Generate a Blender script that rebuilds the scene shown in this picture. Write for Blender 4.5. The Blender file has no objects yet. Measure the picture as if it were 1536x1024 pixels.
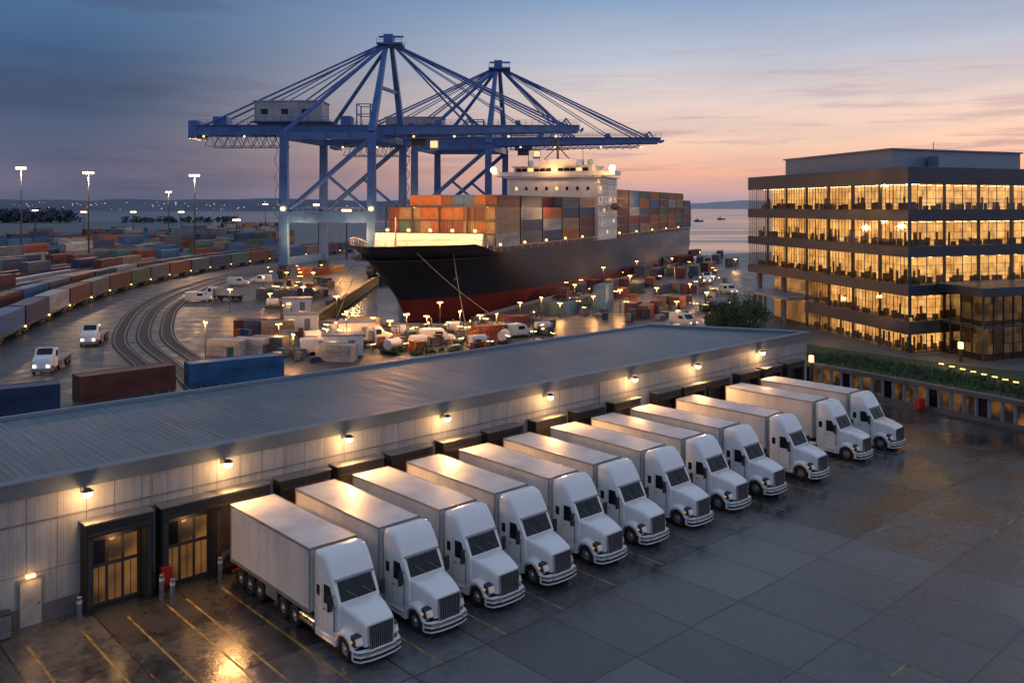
import bpy, bmesh, math, random
from mathutils import Vector, Matrix, noise
R = random.Random(11)
SC = bpy.context.scene
COL = SC.collection
SC.view_settings.view_transform='Standard'; SC.view_settings.look='None'; SC.view_settings.exposure=0
F, H, CX, HY = 1320.0, 20.0, 768.0, 310.0
def G(px, py, z=0.0):
    Y = (H - z) * F / (py - HY)
    return ((px - CX) / F * Y, Y)
def XY(px, Y): return ((px - CX) / F * Y, Y)
def lin(r, g, b):
    f = lambda c: (c/255/12.92) if c/255 <= .04045 else ((c/255+.055)/1.055)**2.4
    return (f(r), f(g), f(b), 1)
WORDS = ['zeroth','first','second','third','fourth','fifth','sixth','seventh','eighth','ninth','tenth','eleventh','twelfth','thirteenth','fourteenth','fifteenth','sixteenth','seventeenth','eighteenth','nineteenth','twentieth']
def ordw(n):
    if n >= 100: return 'hundred and ' + ordw(n-100) if n > 100 else 'hundredth'
    if n <= 20: return WORDS[n]
    t = {2:'twenty',3:'thirty',4:'forty',5:'fifty',6:'sixty',7:'seventy',8:'eighty',9:'ninety'}[n//10]
    return t + '-' + WORDS[n % 10] if n % 10 else t[:-1] + 'ieth'

# ------------------------------------------------------------------ mesh builder
class MB:
    def __init__(s): s.v=[]; s.f=[]; s.m=[]; s.mi=0
    def add(s, vs, fs):
        n=len(s.v); s.v += [tuple(v) for v in vs]; s.f += [tuple(i+n for i in f) for f in fs]; s.m += [s.mi]*len(fs); return s
    def box(s,x0,x1,y0,y1,z0,z1):
        return s.add([(x0,y0,z0),(x1,y0,z0),(x1,y1,z0),(x0,y1,z0),(x0,y0,z1),(x1,y0,z1),(x1,y1,z1),(x0,y1,z1)],
              [(0,3,2,1),(4,5,6,7),(0,1,5,4),(1,2,6,5),(2,3,7,6),(3,0,4,7)])
    def beam(s,p,q,w,h=None,w2=None,h2=None):
        p=Vector(p); q=Vector(q); h=h or w; w2=w2 or w; h2=h2 or h
        d=(q-p).normalized(); up=Vector((0,0,1)) if abs(d.z)<.95 else Vector((0,1,0))
        a=d.cross(up).normalized(); b=a.cross(d).normalized()
        vs=[]
        for c,ww,hh in ((p,w,h),(q,w2,h2)):
            for i,j in ((-1,-1),(1,-1),(1,1),(-1,1)): vs.append(c+a*(i*ww/2)+b*(j*hh/2))
        return s.add(vs,[(0,1,2,3),(7,6,5,4),(0,4,5,1),(1,5,6,2),(2,6,7,3),(3,7,4,0)])
    def cyl(s,p,q,r,r2=None,n=12):
        p=Vector(p); q=Vector(q); r2=r if r2 is None else r2
        d=(q-p).normalized(); up=Vector((0,0,1)) if abs(d.z)<.95 else Vector((0,1,0))
        a=d.cross(up).normalized(); b=a.cross(d).normalized(); vs=[]
        for c,rr in ((p,r),(q,r2)):
            for k in range(n):
                t=2*math.pi*k/n; vs.append(c+a*math.cos(t)*rr+b*math.sin(t)*rr)
        fs=[tuple(range(n))[::-1],tuple(range(n,2*n))]+[(k,(k+1)%n,n+(k+1)%n,n+k) for k in range(n)]
        return s.add(vs,fs)
    def prism(s,poly,z0,z1):
        n=len(poly)
        return s.add([(x,y,z0) for x,y in poly]+[(x,y,z1) for x,y in poly],
            [tuple(range(n))[::-1],tuple(range(n,2*n))]+[(k,(k+1)%n,n+(k+1)%n,n+k) for k in range(n)])
    def loft(s,rings,cap=True,closed=True):
        n=len(rings[0]); vs=[v for r in rings for v in r]; fs=[]
        for i in range(len(rings)-1):
            for k in range(n if closed else n-1):
                fs.append((i*n+k,i*n+(k+1)%n,(i+1)*n+(k+1)%n,(i+1)*n+k))
        if cap: fs += [tuple(range(n))[::-1], tuple(range((len(rings)-1)*n,len(rings)*n))]
        return s.add(vs,fs)
    def sph(s,c,r,n=8,m=6,sz=1):
        rings=[]
        for i in range(1,m):
            t=math.pi*i/m
            rings.append([(c[0]+r*math.sin(t)*math.cos(2*math.pi*k/n),c[1]+r*math.sin(t)*math.sin(2*math.pi*k/n),c[2]+r*sz*math.cos(t)) for k in range(n)])
        return s.loft(rings)
    def build(s,name,mats,parent=None,smooth=False,bevel=0,recalc=True,seg=2):
        me=bpy.data.meshes.new(name); me.from_pydata(s.v,[],s.f)
        if not isinstance(mats,(list,tuple)): mats=[mats]
        for m in mats: me.materials.append(m)
        for p,i in zip(me.polygons,s.m): p.material_index=i
        if recalc:
            bm=bmesh.new(); bm.from_mesh(me); bmesh.ops.recalc_face_normals(bm,faces=bm.faces); bm.to_mesh(me); bm.free()
        if smooth:
            for p in me.polygons: p.use_smooth=True
            try: me.set_sharp_from_angle(angle=math.radians(38))
            except Exception: pass
        o=bpy.data.objects.new(name,me); COL.objects.link(o)
        if parent: o.parent=parent
        if bevel:
            b=o.modifiers.new('bevel','BEVEL'); b.width=bevel; b.segments=seg; b.limit_method='ANGLE'; b.angle_limit=math.radians(40)
        return o
def tag(o,label,cat,group=None,kind=None):
    if label: o['label']=label
    if cat: o['category']=cat
    if group: o['group']=group
    if kind: o['kind']=kind
    return o
def struct(o): o['kind']='structure'; return o
def empty(name,loc=(0,0,0),rz=0,label=None,cat=None,group=None):
    o=bpy.data.objects.new(name,None); COL.objects.link(o); o.location=loc; o.rotation_euler=(0,0,rz); o.empty_display_size=.3
    return tag(o,label,cat,group)
def dup(o,parent=None):
    c=o.copy(); COL.objects.link(c)
    if parent: c.parent=parent
    for ch in list(o.children):
        dup(ch,c)
    return c
def light(name,loc,power,col=(1,.50,.17),rad=.25,parent=None,spot=None,aim=None):
    l=bpy.data.lights.new(name,'SPOT' if spot else 'POINT'); l.energy=power; l.color=col; l.shadow_soft_size=rad
    if spot: l.spot_size=math.radians(spot); l.spot_blend=.8
    o=bpy.data.objects.new(name,l); COL.objects.link(o); o.location=loc
    if aim is not None: o.rotation_euler=(-Vector(aim)).to_track_quat('Z','Y').to_euler()
    if parent: o.parent=parent
    return o

# ------------------------------------------------------------------ materials
def newmat(name):
    m=bpy.data.materials.new(name); m.use_nodes=True; nt=m.node_tree
    return m,nt,nt.nodes,nt.links,nt.nodes['Principled BSDF']
def mixc(N,L,fac,a,b,mode='MIX'):
    x=N.new('ShaderNodeMix'); x.data_type='RGBA'; x.blend_type=mode
    for sock,val in ((x.inputs[0],fac),(x.inputs[6],a),(x.inputs[7],b)):
        if hasattr(val,'is_linked') or hasattr(val,'links'): L.new(val,sock)
        else: sock.default_value=val
    return x.outputs[2]
def ramp(N,L,src,stops,interp='LINEAR'):
    r=N.new('ShaderNodeValToRGB'); r.color_ramp.interpolation=interp
    e=r.color_ramp.elements
    while len(e)<len(stops): e.new(.5)
    for el,(p,c) in zip(e,stops):
        el.position=p; el.color=c if len(c)==4 else (*c,1)
    if src: L.new(src,r.inputs[0])
    return r.outputs[0]
def noise_n(N,L,vec,scale,detail=4,rough=.55):
    n=N.new('ShaderNodeTexNoise'); n.inputs['Scale'].default_value=scale; n.inputs['Detail'].default_value=detail; n.inputs['Roughness'].default_value=rough
    if vec: L.new(vec,n.inputs['Vector'])
    return n.outputs['Fac']
def mapping(N,L,vec,scale=(1,1,1),rot=(0,0,0)):
    mp=N.new('ShaderNodeMapping'); mp.inputs['Scale'].default_value=scale; mp.inputs['Rotation'].default_value=rot
    L.new(vec,mp.inputs['Vector']); return mp.outputs[0]
def mrange(N,L,src,a,b,c,d,smooth=False):
    r=N.new('ShaderNodeMapRange'); r.inputs[1].default_value=a; r.inputs[2].default_value=b; r.inputs[3].default_value=c; r.inputs[4].default_value=d
    if smooth: r.interpolation_type='SMOOTHSTEP'
    L.new(src,r.inputs[0]); return r.outputs[0]
def mat(name,col,rough=.55,metal=0,var=.25,scale=1.2,bump=0,bscale=20,coat=0,stretch=(1,1,1),spec=None,aft=None):
    m,nt,N,L,B=newmat(name)
    tc=N.new('ShaderNodeTexCoord'); v=mapping(N,L,tc.outputs['Object'],stretch)
    n=noise_n(N,L,v,scale,6,.6)
    c=(*col[:3],1); dk=tuple(x*(1-var*1.4) for x in col[:3])+(1,); lt=tuple(min(1,x*(1+var*.6)) for x in col[:3])+(1,)
    cc_=ramp(N,L,n,[(.3,dk),(.52,c),(.75,lt)])
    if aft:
        s=N.new('ShaderNodeSeparateXYZ'); L.new(tc.outputs['Object'],s.inputs[0]); cc_=mixc(N,L,mrange(N,L,s.outputs[0],30,170,0,1,True),cc_,(*aft,1))  # blends to the aft tint along object X, imitating haze with distance
    L.new(cc_,B.inputs['Base Color'])
    L.new(mrange(N,L,n,.3,.7,max(.03,rough-.12),min(1,rough+.15)),B.inputs['Roughness'])
    B.inputs['Metallic'].default_value=metal
    if spec is not None: B.inputs['Specular IOR Level'].default_value=spec
    if coat: B.inputs['Coat Weight'].default_value=coat; B.inputs['Coat Roughness'].default_value=.06
    if bump:
        b=N.new('ShaderNodeBump'); b.inputs['Strength'].default_value=bump; b.inputs['Distance'].default_value=.05
        L.new(noise_n(N,L,tc.outputs['Object'],bscale,4),b.inputs['Height']); L.new(b.outputs[0],B.inputs['Normal'])
    return m
def emis(name,col,st):
    m,nt,N,L,B=newmat(name); B.inputs['Base Color'].default_value=(*[c*.5 for c in col],1); B.inputs['Emission Color'].default_value=(*col,1); B.inputs['Emission Strength'].default_value=st
    return m
M={}
M['white_paint']=mat('white_paint',(.76,.78,.81),.22,0,.04,1.0,coat=.8)
M['trailer']=mat('trailer_white',(.62,.635,.65),.42,0,.13,.7,stretch=(1,1,.5))
M['trailer_roof']=mat('trailer_roof',(.55,.565,.585),.5,0,.25,.5)
M['seam']=mat('seam_grey',(.48,.49,.5),.4,.1,.1,2)
M['trim']=mat('trim_grey',(.30,.31,.33),.4,.5,.15,2)
M['chassis']=mat('chassis_black',(.02,.02,.022),.6,0,.3,2)
M['rubber']=mat('rubber',(.018,.018,.02),.75,0,.3,3)
M['rim']=mat('rim_metal',(.55,.56,.58),.3,.9,.1,4)
M['chrome']=mat('chrome',(.7,.7,.72),.15,1,.05,4)
M['dark_glass']=mat('dark_glass',(.008,.010,.014),.13,0,.1,2,spec=.4)
M['grille']=mat('grille_dark',(.025,.025,.03),.4,.3,.2,3)
M['head']=mat('headlight_lens',(.60,.62,.64),.1,.4,.05,2)
M['head_on']=emis('headlight_lens_lit',(1,.72,.4),8)
M['amber']=emis('amber_marker',(1,.4,.06),.5)
M['redlamp']=emis('red_marker',(1,.04,.02),2.0)
M['bulb']=emis('lamp_bulb',(1,.62,.25),16)
M['bulb_far']=emis('lamp_bulb_far',(1,.50,.15),14)
M['bulb_small']=emis('small_bulb',(1,.47,.13),6)
M['cabin_lit']=emis('cabin_window_lit',(1,.62,.28),1.3)
M['shore']=emis('shore_bulb',(1,.50,.2),1.3)
M['steel']=mat('galvanised',(.20,.21,.23),.5,.4,.2,3)
M['dark_steel']=mat('dark_steel',(.05,.055,.065),.5,.3,.25,2)
M['black_rubber']=mat('shelter_black',(.018,.018,.02),.65,0,.35,1.5)
M['door_panel']=mat('dock_door_dark',(.04,.04,.042),.5,0,.2,2)
M['crane_blue']=mat('crane_blue',(.045,.135,.40),.5,0,.25,.3)
M['crane_grey']=mat('crane_house',(.28,.34,.43),.5,0,.2,.3)
M['hull_black_hazed']=mat('hull_black_hazed',(.014,.024,.048),.6,0,.4,.06,stretch=(.4,1,1.5),spec=.25,aft=(.075,.10,.15))  # blue-grey aft tint is haze painted into the hull colour
M['hull_red_hazed']=mat('hull_red_hazed',(.15,.026,.026),.7,0,.4,.12,spec=.2,aft=(.10,.06,.075))  # greyer aft tint carries the same painted haze below the black
M['ship_white']=mat('ship_white',(.60,.61,.62),.5,0,.18,.25)
M['ship_deck']=mat('ship_deck',(.13,.07,.05),.7,0,.3,.3)
M['grass']=mat('grass_ground',(.03,.065,.02),.9,0,.5,1.2,bump=.6,bscale=9)
M['leaf']=mat('leaf_green',(.040,.09,.03),.6,0,.5,.5)
M['bark']=mat('bark',(.08,.055,.04),.9,0,.3,4)
M['concrete']=mat('concrete',(.22,.22,.23),.7,0,.2,.6,bump=.2,bscale=6)
M['concrete_dark']=mat('concrete_dark',(.10,.105,.115),.6,0,.3,.3,bump=.3,bscale=4)
M['office_dark']=mat('office_cladding',(.030,.050,.085),.4,0,.15,.4,spec=.4)
M['office_roof']=mat('office_roof',(.18,.20,.24),.6,0,.2,.3)
M['pent']=mat('penthouse_cladding',(.18,.24,.33),.45,.1,.12,.4)
M['yellow']=mat('yellow_paint',(.30,.20,.055),.5,0,.7,1.6)
M['red']=mat('red_paint',(.45,.02,.015),.4,0,.15,2)
M['rope']=mat('rope',(.35,.28,.2),.8)
M['office_floor']=mat('office_floor',(.30,.22,.15),.6)
M['furn']=mat('furniture_dark',(.13,.075,.04),.6)
M['quay_yellow']=mat('quay_painted_yellow_light',(.50,.32,.08),.6,0,.35,.5)  # yellow lighting of the quay wall is put into its base colour
M['hill']=mat('hill_hazed',(.15,.18,.24),.95,0,.12,.004,spec=0)  # bluish distance haze is mixed into this base colour
M['hill2']=mat('hill_hazed_farther',(.40,.40,.47),.95,0,.08,.002,spec=0)  # paler still, with thicker haze put into the hill colour
M['trees_far']=mat('treeline_hazed',(.075,.095,.13),.95,0,.3,.05,spec=0)  # lightened towards blue to imitate haze over the trees
M['bed']=mat('track_bed',(.04,.039,.038),.8,0,.3,1)

def glass(name,tint):
    m,nt,N,L,B=newmat(name); N.remove(B); out=[n for n in N if n.type=='OUTPUT_MATERIAL'][0]
    t=N.new('ShaderNodeBsdfTransparent'); t.inputs[0].default_value=(*tint,1)
    g=N.new('ShaderNodeBsdfGlossy'); g.inputs['Roughness'].default_value=.04; g.inputs[0].default_value=(.8,.85,.9,1)
    lw=N.new('ShaderNodeLayerWeight'); lw.inputs[0].default_value=.5
    f=N.new('ShaderNodeMath'); f.operation='POWER'; L.new(lw.outputs['Facing'],f.inputs[0]); f.inputs[1].default_value=4
    f2=N.new('ShaderNodeMath'); f2.operation='MULTIPLY_ADD'; L.new(f.outputs[0],f2.inputs[0]); f2.inputs[1].default_value=.45; f2.inputs[2].default_value=.04
    mx=N.new('ShaderNodeMixShader'); L.new(f2.outputs[0],mx.inputs[0]); L.new(t.outputs[0],mx.inputs[1]); L.new(g.outputs[0],mx.inputs[2]); L.new(mx.outputs[0],out.inputs[0])
    return m
M['pane']=glass('window_glass',(.97,.94,.88))
M['pane_dark']=glass('tinted_glass',(.55,.56,.58))

def interior_mat(name,st,bw,rh,c1,c2,cm,bias):
    m,nt,N,L,B=newmat(name); tc=N.new('ShaderNodeTexCoord')
    br=N.new('ShaderNodeTexBrick'); br.offset=.37; br.inputs['Scale'].default_value=1; br.inputs['Brick Width'].default_value=bw; br.inputs['Row Height'].default_value=rh; br.inputs['Mortar Size'].default_value=.04; br.inputs['Bias'].default_value=bias
    br.inputs['Color1'].default_value=c1; br.inputs['Color2'].default_value=c2; br.inputs['Mortar'].default_value=cm
    sx=N.new('ShaderNodeSeparateXYZ'); L.new(tc.outputs['Object'],sx.inputs[0]); ad=N.new('ShaderNodeMath'); L.new(sx.outputs[0],ad.inputs[0]); L.new(sx.outputs[1],ad.inputs[1])
    cb=N.new('ShaderNodeCombineXYZ'); L.new(ad.outputs[0],cb.inputs[0]); L.new(sx.outputs[2],cb.inputs[1]); L.new(cb.outputs[0],br.inputs['Vector'])
    nn=noise_n(N,L,tc.outputs['Object'],.6,6,.62); rc=ramp(N,L,nn,[(.36,(.42,.36,.3)),(.60,(1.0,1.0,1.0))])
    cc=mixc(N,L,1.0,br.outputs['Color'],rc,'MULTIPLY')
    L.new(cc,B.inputs['Emission Color']); B.inputs['Emission Strength'].default_value=st; B.inputs['Base Color'].default_value=(.5,.33,.18,1)  # wall surface itself glows in this pattern, standing in for lit rooms
    return m
M['interior']=interior_mat('office_interior_glow',1.3,1.25,1.05,(1,.56,.17,1),(.62,.29,.075,1),(.22,.10,.03,1),-.3)
M['interior_dim']=interior_mat('dim_interior_glow',.45,1.6,1.2,(1,.52,.15,1),(.12,.06,.02,1),(.03,.015,.006,1),.15)
M['ceil_light']=emis('ceiling_strip',(1,.72,.38),4.5)
def dimglass(name,lo,hi,st,sc,c0=(.03,.014,.004),c1=(.9,.38,.07),det=3):
    m,nt,N,L,B=newmat(name); tc=N.new('ShaderNodeTexCoord')
    nn=noise_n(N,L,tc.outputs['Object'],sc,det); c=ramp(N,L,nn,[(lo,c0),(hi,c1)]); L.new(c,B.inputs['Emission Color']); B.inputs['Emission Strength'].default_value=st
    B.inputs['Base Color'].default_value=(.02,.022,.026,1); B.inputs['Roughness'].default_value=.1; return m
M['warm_dock']=dimglass('dock_door_glass',.35,.70,.30,.55,(.10,.04,.01),(.85,.38,.09),1)  # amber light of the open bay is put into glowing door panes
M['warm_wall']=dimglass('terrace_window_glass',.45,.75,.30,.6,(.03,.022,.015))

def lot_mat():
    m,nt,N,L,B=newmat('wet_slab_pavement'); tc=N.new('ShaderNodeTexCoord'); O=tc.outputs['Object']
    def brick(w_,h_,mo,c1,c2,cm,bias):
        br=N.new('ShaderNodeTexBrick'); br.offset=0.0; br.inputs['Scale'].default_value=1; br.inputs['Brick Width'].default_value=w_; br.inputs['Row Height'].default_value=h_
        br.inputs['Mortar Size'].default_value=mo; br.inputs['Mortar Smooth'].default_value=.2; br.inputs['Bias'].default_value=bias
        br.inputs['Color1'].default_value=(c1,c1*1.03,c1*1.08,1); br.inputs['Color2'].default_value=(c2,c2*1.03,c2*1.07,1); br.inputs['Mortar'].default_value=(cm,cm,cm,1); L.new(O,br.inputs['Vector']); return br
    b1=brick(4.1,5.4,.045,.062,.100,.018,-.1); b2=brick(12.3,10.8,.02,.6,1.6,.5,-.3)
    n1=noise_n(N,L,O,.16,8,.65); n2=noise_n(N,L,O,1.9,8,.7); n3=noise_n(N,L,O,7,3,.6)
    c=mixc(N,L,1.0,b1.outputs['Color'],b2.outputs['Color'],'MULTIPLY')
    c=mixc(N,L,1.0,c,ramp(N,L,n1,[(.3,(.38,.38,.39)),(.5,(.85,.85,.85)),(.7,(1.35,1.33,1.3))]),'MULTIPLY')
    c=mixc(N,L,.85,c,ramp(N,L,n2,[(.3,(.55,.55,.55)),(.7,(1.35,1.35,1.35))]),'MULTIPLY')
    L.new(c,B.inputs['Base Color'])
    a=N.new('ShaderNodeMath'); a.operation='MULTIPLY_ADD'; L.new(n2,a.inputs[0]); a.inputs[1].default_value=.45; L.new(n1,a.inputs[2])
    L.new(mrange(N,L,a.outputs[0],.60,.90,.13,.45),B.inputs['Roughness'])
    b=N.new('ShaderNodeBump'); b.inputs['Strength'].default_value=.35; b.inputs['Distance'].default_value=.02
    h=N.new('ShaderNodeMath'); h.operation='ADD'; L.new(n3,h.inputs[0]); L.new(n2,h.inputs[1]); h2=N.new('ShaderNodeMath'); h2.operation='MULTIPLY_ADD'; L.new(b1.outputs['Fac'],h2.inputs[0]); h2.inputs[1].default_value=-1.2; L.new(h.outputs[0],h2.inputs[2])
    L.new(h2.outputs[0],b.inputs['Height']); L.new(b.outputs[0],B.inputs['Normal'])
    B.inputs['Specular IOR Level'].default_value=.5
    return m
M['lot']=lot_mat()
def ground_mat():
    m,nt,N,L,B=newmat('port_asphalt'); tc=N.new('ShaderNodeTexCoord'); O=tc.outputs['Object']
    n1=noise_n(N,L,O,.03,8,.65); n2=noise_n(N,L,O,.35,8,.7)
    c=ramp(N,L,n1,[(.3,(.022,.026,.033)),(.5,(.045,.047,.052)),(.7,(.08,.077,.075))]); c=mixc(N,L,.8,c,ramp(N,L,n2,[(.3,(.5,.5,.5)),(.7,(1.4,1.4,1.4))]),'MULTIPLY')
    L.new(c,B.inputs['Base Color']); L.new(mrange(N,L,n2,.35,.65,.28,.65),B.inputs['Roughness'])
    b=N.new('ShaderNodeBump'); b.inputs['Strength'].default_value=.4; b.inputs['Distance'].default_value=.05; L.new(n2,b.inputs['Height']); L.new(b.outputs[0],B.inputs['Normal'])
    return m
M['ground']=ground_mat()
def sea_mat():
    m,nt,N,L,B=newmat('sea_water'); tc=N.new('ShaderNodeTexCoord'); O=tc.outputs['Object']
    B.inputs['Base Color'].default_value=(.02,.035,.055,1)
    n1=noise_n(N,L,mapping(N,L,O,(.25,.6,1)),.5,6,.6); n2=noise_n(N,L,mapping(N,L,O,(.004,.02,1)),1,5)
    b=N.new('ShaderNodeBump'); b.inputs['Strength'].default_value=.35; b.inputs['Distance'].default_value=.25; L.new(n1,b.inputs['Height']); L.new(b.outputs[0],B.inputs['Normal'])
    L.new(mrange(N,L,n2,.4,.6,.12,.3),B.inputs['Roughness'])
    return m
M['sea']=sea_mat()
def roof_mat():
    m,nt,N,L,B=newmat('ribbed_metal_roof'); tc=N.new('ShaderNodeTexCoord'); O=tc.outputs['Object']
    n1=noise_n(N,L,mapping(N,L,O,(.9,.07,1),(0,0,.35)),2.2,8,.72); n2=noise_n(N,L,O,.12,5); n3=noise_n(N,L,mapping(N,L,O,(3.5,.12,1)),1.5,4)
    c=ramp(N,L,n1,[(.3,(.052,.086,.118)),(.5,(.080,.122,.158)),(.72,(.14,.19,.23))]); c=mixc(N,L,.7,c,ramp(N,L,n2,[(.3,(.62,.62,.64)),(.7,(1.3,1.3,1.28))]),'MULTIPLY')
    c=mixc(N,L,.8,c,ramp(N,L,n3,[(.35,(.62,.62,.63)),(.65,(1.3,1.3,1.3))]),'MULTIPLY')
    w=N.new('ShaderNodeTexWave'); w.bands_direction='X'; w.inputs['Scale'].default_value=.8; L.new(O,w.inputs['Vector'])
    c=mixc(N,L,1.0,c,ramp(N,L,w.outputs['Fac'],[(0,(.6,.61,.63)),(.12,(1,1,1))]),'MULTIPLY')
    L.new(c,B.inputs['Base Color']); L.new(mrange(N,L,n1,.3,.7,.34,.62),B.inputs['Roughness'])
    b=N.new('ShaderNodeBump'); b.inputs['Strength'].default_value=.25; b.inputs['Distance'].default_value=.03; L.new(w.outputs['Fac'],b.inputs['Height']); L.new(b.outputs[0],B.inputs['Normal'])
    return m
M['roof']=roof_mat()
def facade_mat():
    m,nt,N,L,B=newmat('facade_panels'); tc=N.new('ShaderNodeTexCoord'); O=tc.outputs['Object']
    sx=N.new('ShaderNodeSeparateXYZ'); L.new(O,sx.inputs[0]); cb=N.new('ShaderNodeCombineXYZ'); L.new(sx.outputs[0],cb.inputs[0]); L.new(sx.outputs[2],cb.inputs[1])
    br=N.new('ShaderNodeTexBrick'); br.offset=0; br.inputs['Scale'].default_value=1; br.inputs['Brick Width'].default_value=1.35; br.inputs['Row Height'].default_value=2.45; br.inputs['Mortar Size'].default_value=.018
    br.inputs['Color1'].default_value=(.27,.295,.325,1); br.inputs['Color2'].default_value=(.33,.355,.385,1); br.inputs['Mortar'].default_value=(.09,.095,.105,1); L.new(cb.outputs[0],br.inputs['Vector'])
    n=noise_n(N,L,mapping(N,L,O,(2,1,.25)),1.4,7,.65); c=mixc(N,L,.7,br.outputs['Color'],ramp(N,L,n,[(.3,(.66,.65,.65)),(.6,(1.05,1.05,1.05))]),'MULTIPLY')
    L.new(c,B.inputs['Base Color']); B.inputs['Roughness'].default_value=.5
    w=N.new('ShaderNodeTexWave'); w.bands_direction='X'; w.inputs['Scale'].default_value=2.6; L.new(O,w.inputs['Vector'])
    b=N.new('ShaderNodeBump'); b.inputs['Strength'].default_value=.25; b.inputs['Distance'].default_value=.03; L.new(w.outputs['Fac'],b.inputs['Height']); L.new(b.outputs[0],B.inputs['Normal'])
    return m
M['facade']=facade_mat()
CC={'rust red':(.15,.040,.030),'dark blue':(.022,.048,.12),'orange':(.34,.11,.035),'teal':(.040,.13,.14),'light grey':(.28,.30,.33),'maroon':(.10,.028,.035),'green':(.05,.115,.055),'blue':(.030,.12,.28),'slate grey':(.080,.10,.135),'tan':(.28,.20,.125)}
for k,c in CC.items(): M['c_'+k]=mat('container_'+k.replace(' ','_'),c,.55,0,.40,.45,stretch=(.6,1,2))

# ------------------------------------------------------------------ world
w=bpy.data.worlds.new('World'); SC.world=w; w.use_nodes=True; nt=w.node_tree; N=nt.nodes; L=nt.links; N.clear()
out=N.new('ShaderNodeOutputWorld'); tc=N.new('ShaderNodeTexCoord'); V=tc.outputs['Generated']
sx=N.new('ShaderNodeSeparateXYZ'); L.new(V,sx.inputs[0])
nw=noise_n(N,L,mapping(N,L,V,(1.5,1.5,9)),1.6,5,.55)
mz=N.new('ShaderNodeMath'); mz.operation='MULTIPLY_ADD'; L.new(sx.outputs[2],mz.inputs[0]); mz.inputs[1].default_value=2.0; mz.inputs[2].default_value=-.02
ma=N.new('ShaderNodeMath'); ma.operation='MULTIPLY_ADD'; L.new(nw,ma.inputs[0]); ma.inputs[1].default_value=.04; L.new(mz.outputs[0],ma.inputs[2])
zf=ma.outputs[0]
top=(.33,.40,.54,1)
Lr=ramp(N,L,zf,[(0,lin(98,110,134)),(.05,lin(108,106,130)),(.10,lin(94,98,126)),(.20,lin(70,90,122)),(.32,lin(66,94,132)),(.46,lin(84,118,160)),(.7,top),(1,top)])
Rr=ramp(N,L,zf,[(0,lin(158,152,170)),(.035,lin(206,166,164)),(.075,lin(242,182,156)),(.14,lin(248,208,184)),(.23,lin(234,212,204)),(.33,lin(190,196,212)),(.46,lin(134,162,198)),(.7,top),(1,top)])
side=mrange(N,L,sx.outputs[0],-.46,.16,0,1,True)
sky=mixc(N,L,side,Lr,Rr)
n1=noise_n(N,L,mapping(N,L,V,(1.1,1.1,9)),2.2,9,.58)
cm=ramp(N,L,n1,[(.46,(0,0,0)),(.64,(1,1,1))])
cl=mixc(N,L,side,lin(62,76,104),lin(150,154,178))
dens=mrange(N,L,side,0,1,.7,.26)
fm=N.new('ShaderNodeMath'); fm.operation='MULTIPLY'; L.new(cm,fm.inputs[0]); L.new(dens,fm.inputs[1])
sky=mixc(N,L,fm.outputs[0],sky,cl)
n2=noise_n(N,L,mapping(N,L,V,(2,2,34)),2.4,7,.6)
pm=ramp(N,L,n2,[(.54,(0,0,0)),(.65,(1,1,1))]); lowm=ramp(N,L,zf,[(.03,(0,0,0)),(.1,(1,1,1)),(.40,(0,0,0))])
def mul(a,b_):
    x=N.new('ShaderNodeMath'); x.operation='MULTIPLY'; L.new(a,x.inputs[0])
    if isinstance(b_,float): x.inputs[1].default_value=b_
    else: L.new(b_,x.inputs[1])
    return x.outputs[0]
sky=mixc(N,L,mul(mul(mul(pm,lowm),side),.6),sky,lin(150,132,156))
bg=N.new('ShaderNodeBackground'); L.new(sky,bg.inputs[0]); bg.inputs[1].default_value=.98
ns=N.new('ShaderNodeTexSky'); ns.sky_type='NISHITA'; ns.sun_disc=False; ns.sun_elevation=math.radians(1); ns.sun_rotation=math.radians(35)
bg2=N.new('ShaderNodeBackground'); L.new(ns.outputs[0],bg2.inputs[0]); bg2.inputs[1].default_value=.008
ads=N.new('ShaderNodeAddShader'); L.new(bg.outputs[0],ads.inputs[0]); L.new(bg2.outputs[0],ads.inputs[1]); L.new(ads.outputs[0],out.inputs[0])
sl=bpy.data.lights.new('sun','SUN'); sl.energy=.20; sl.angle=math.radians(14); sl.color=(1,.74,.66); so=bpy.data.objects.new('sun',sl); COL.objects.link(so)
so.rotation_euler=Vector((math.sin(math.radians(35))*math.cos(math.radians(8)),math.cos(math.radians(35))*math.cos(math.radians(8)),math.sin(math.radians(8)))).to_track_quat('Z','Y').to_euler()

# ------------------------------------------------------------------ camera
cam=bpy.data.cameras.new('camera'); cam.sensor_width=36; cam.lens=F/1536*36; cam.shift_y=-202/1536; cam.clip_start=.5; cam.clip_end=30000
co=bpy.data.objects.new('camera',cam); COL.objects.link(co); co.location=(0,0,H); co.rotation_euler=(math.radians(90),0,0); SC.camera=co

# ------------------------------------------------------------------ ground, sea, hills
land=[(-3000,-300),(3000,-300),(3000,380),(112,388),(84,368),(78.8,359),(-7,157),(-6,147),(-35,151),(-38,250),(4,305),(44,380),(62,440),(110,1150),(-3000,1150)]
o=MB().prism(land,-6,0).build('ground',M['ground']); struct(o)
o=MB().add([(-15000,120,-2),(15000,120,-2),(15000,26000,-2),(-15000,26000,-2)],[(0,1,2,3)]).build('sea',M['sea']); struct(o)
def ridge(name,x0,x1,Y,base,amp,fr,mt,n=160,depth=500,seed=0):
    m=MB(); ra=[];rb=[];rc=[]
    for i in range(n+1):
        x=x0+(x1-x0)*i/n; h=max(2,base+amp*noise.fractal(Vector((x*fr,seed,0)),1,2,5))
        ra.append((x,Y,-3)); rb.append((x,Y+depth*.5,h)); rc.append((x,Y+depth,-3))
    m.loft([ra,rb,rc],cap=False,closed=False); return m.build(name,mt,smooth=True,recalc=False)
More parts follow.
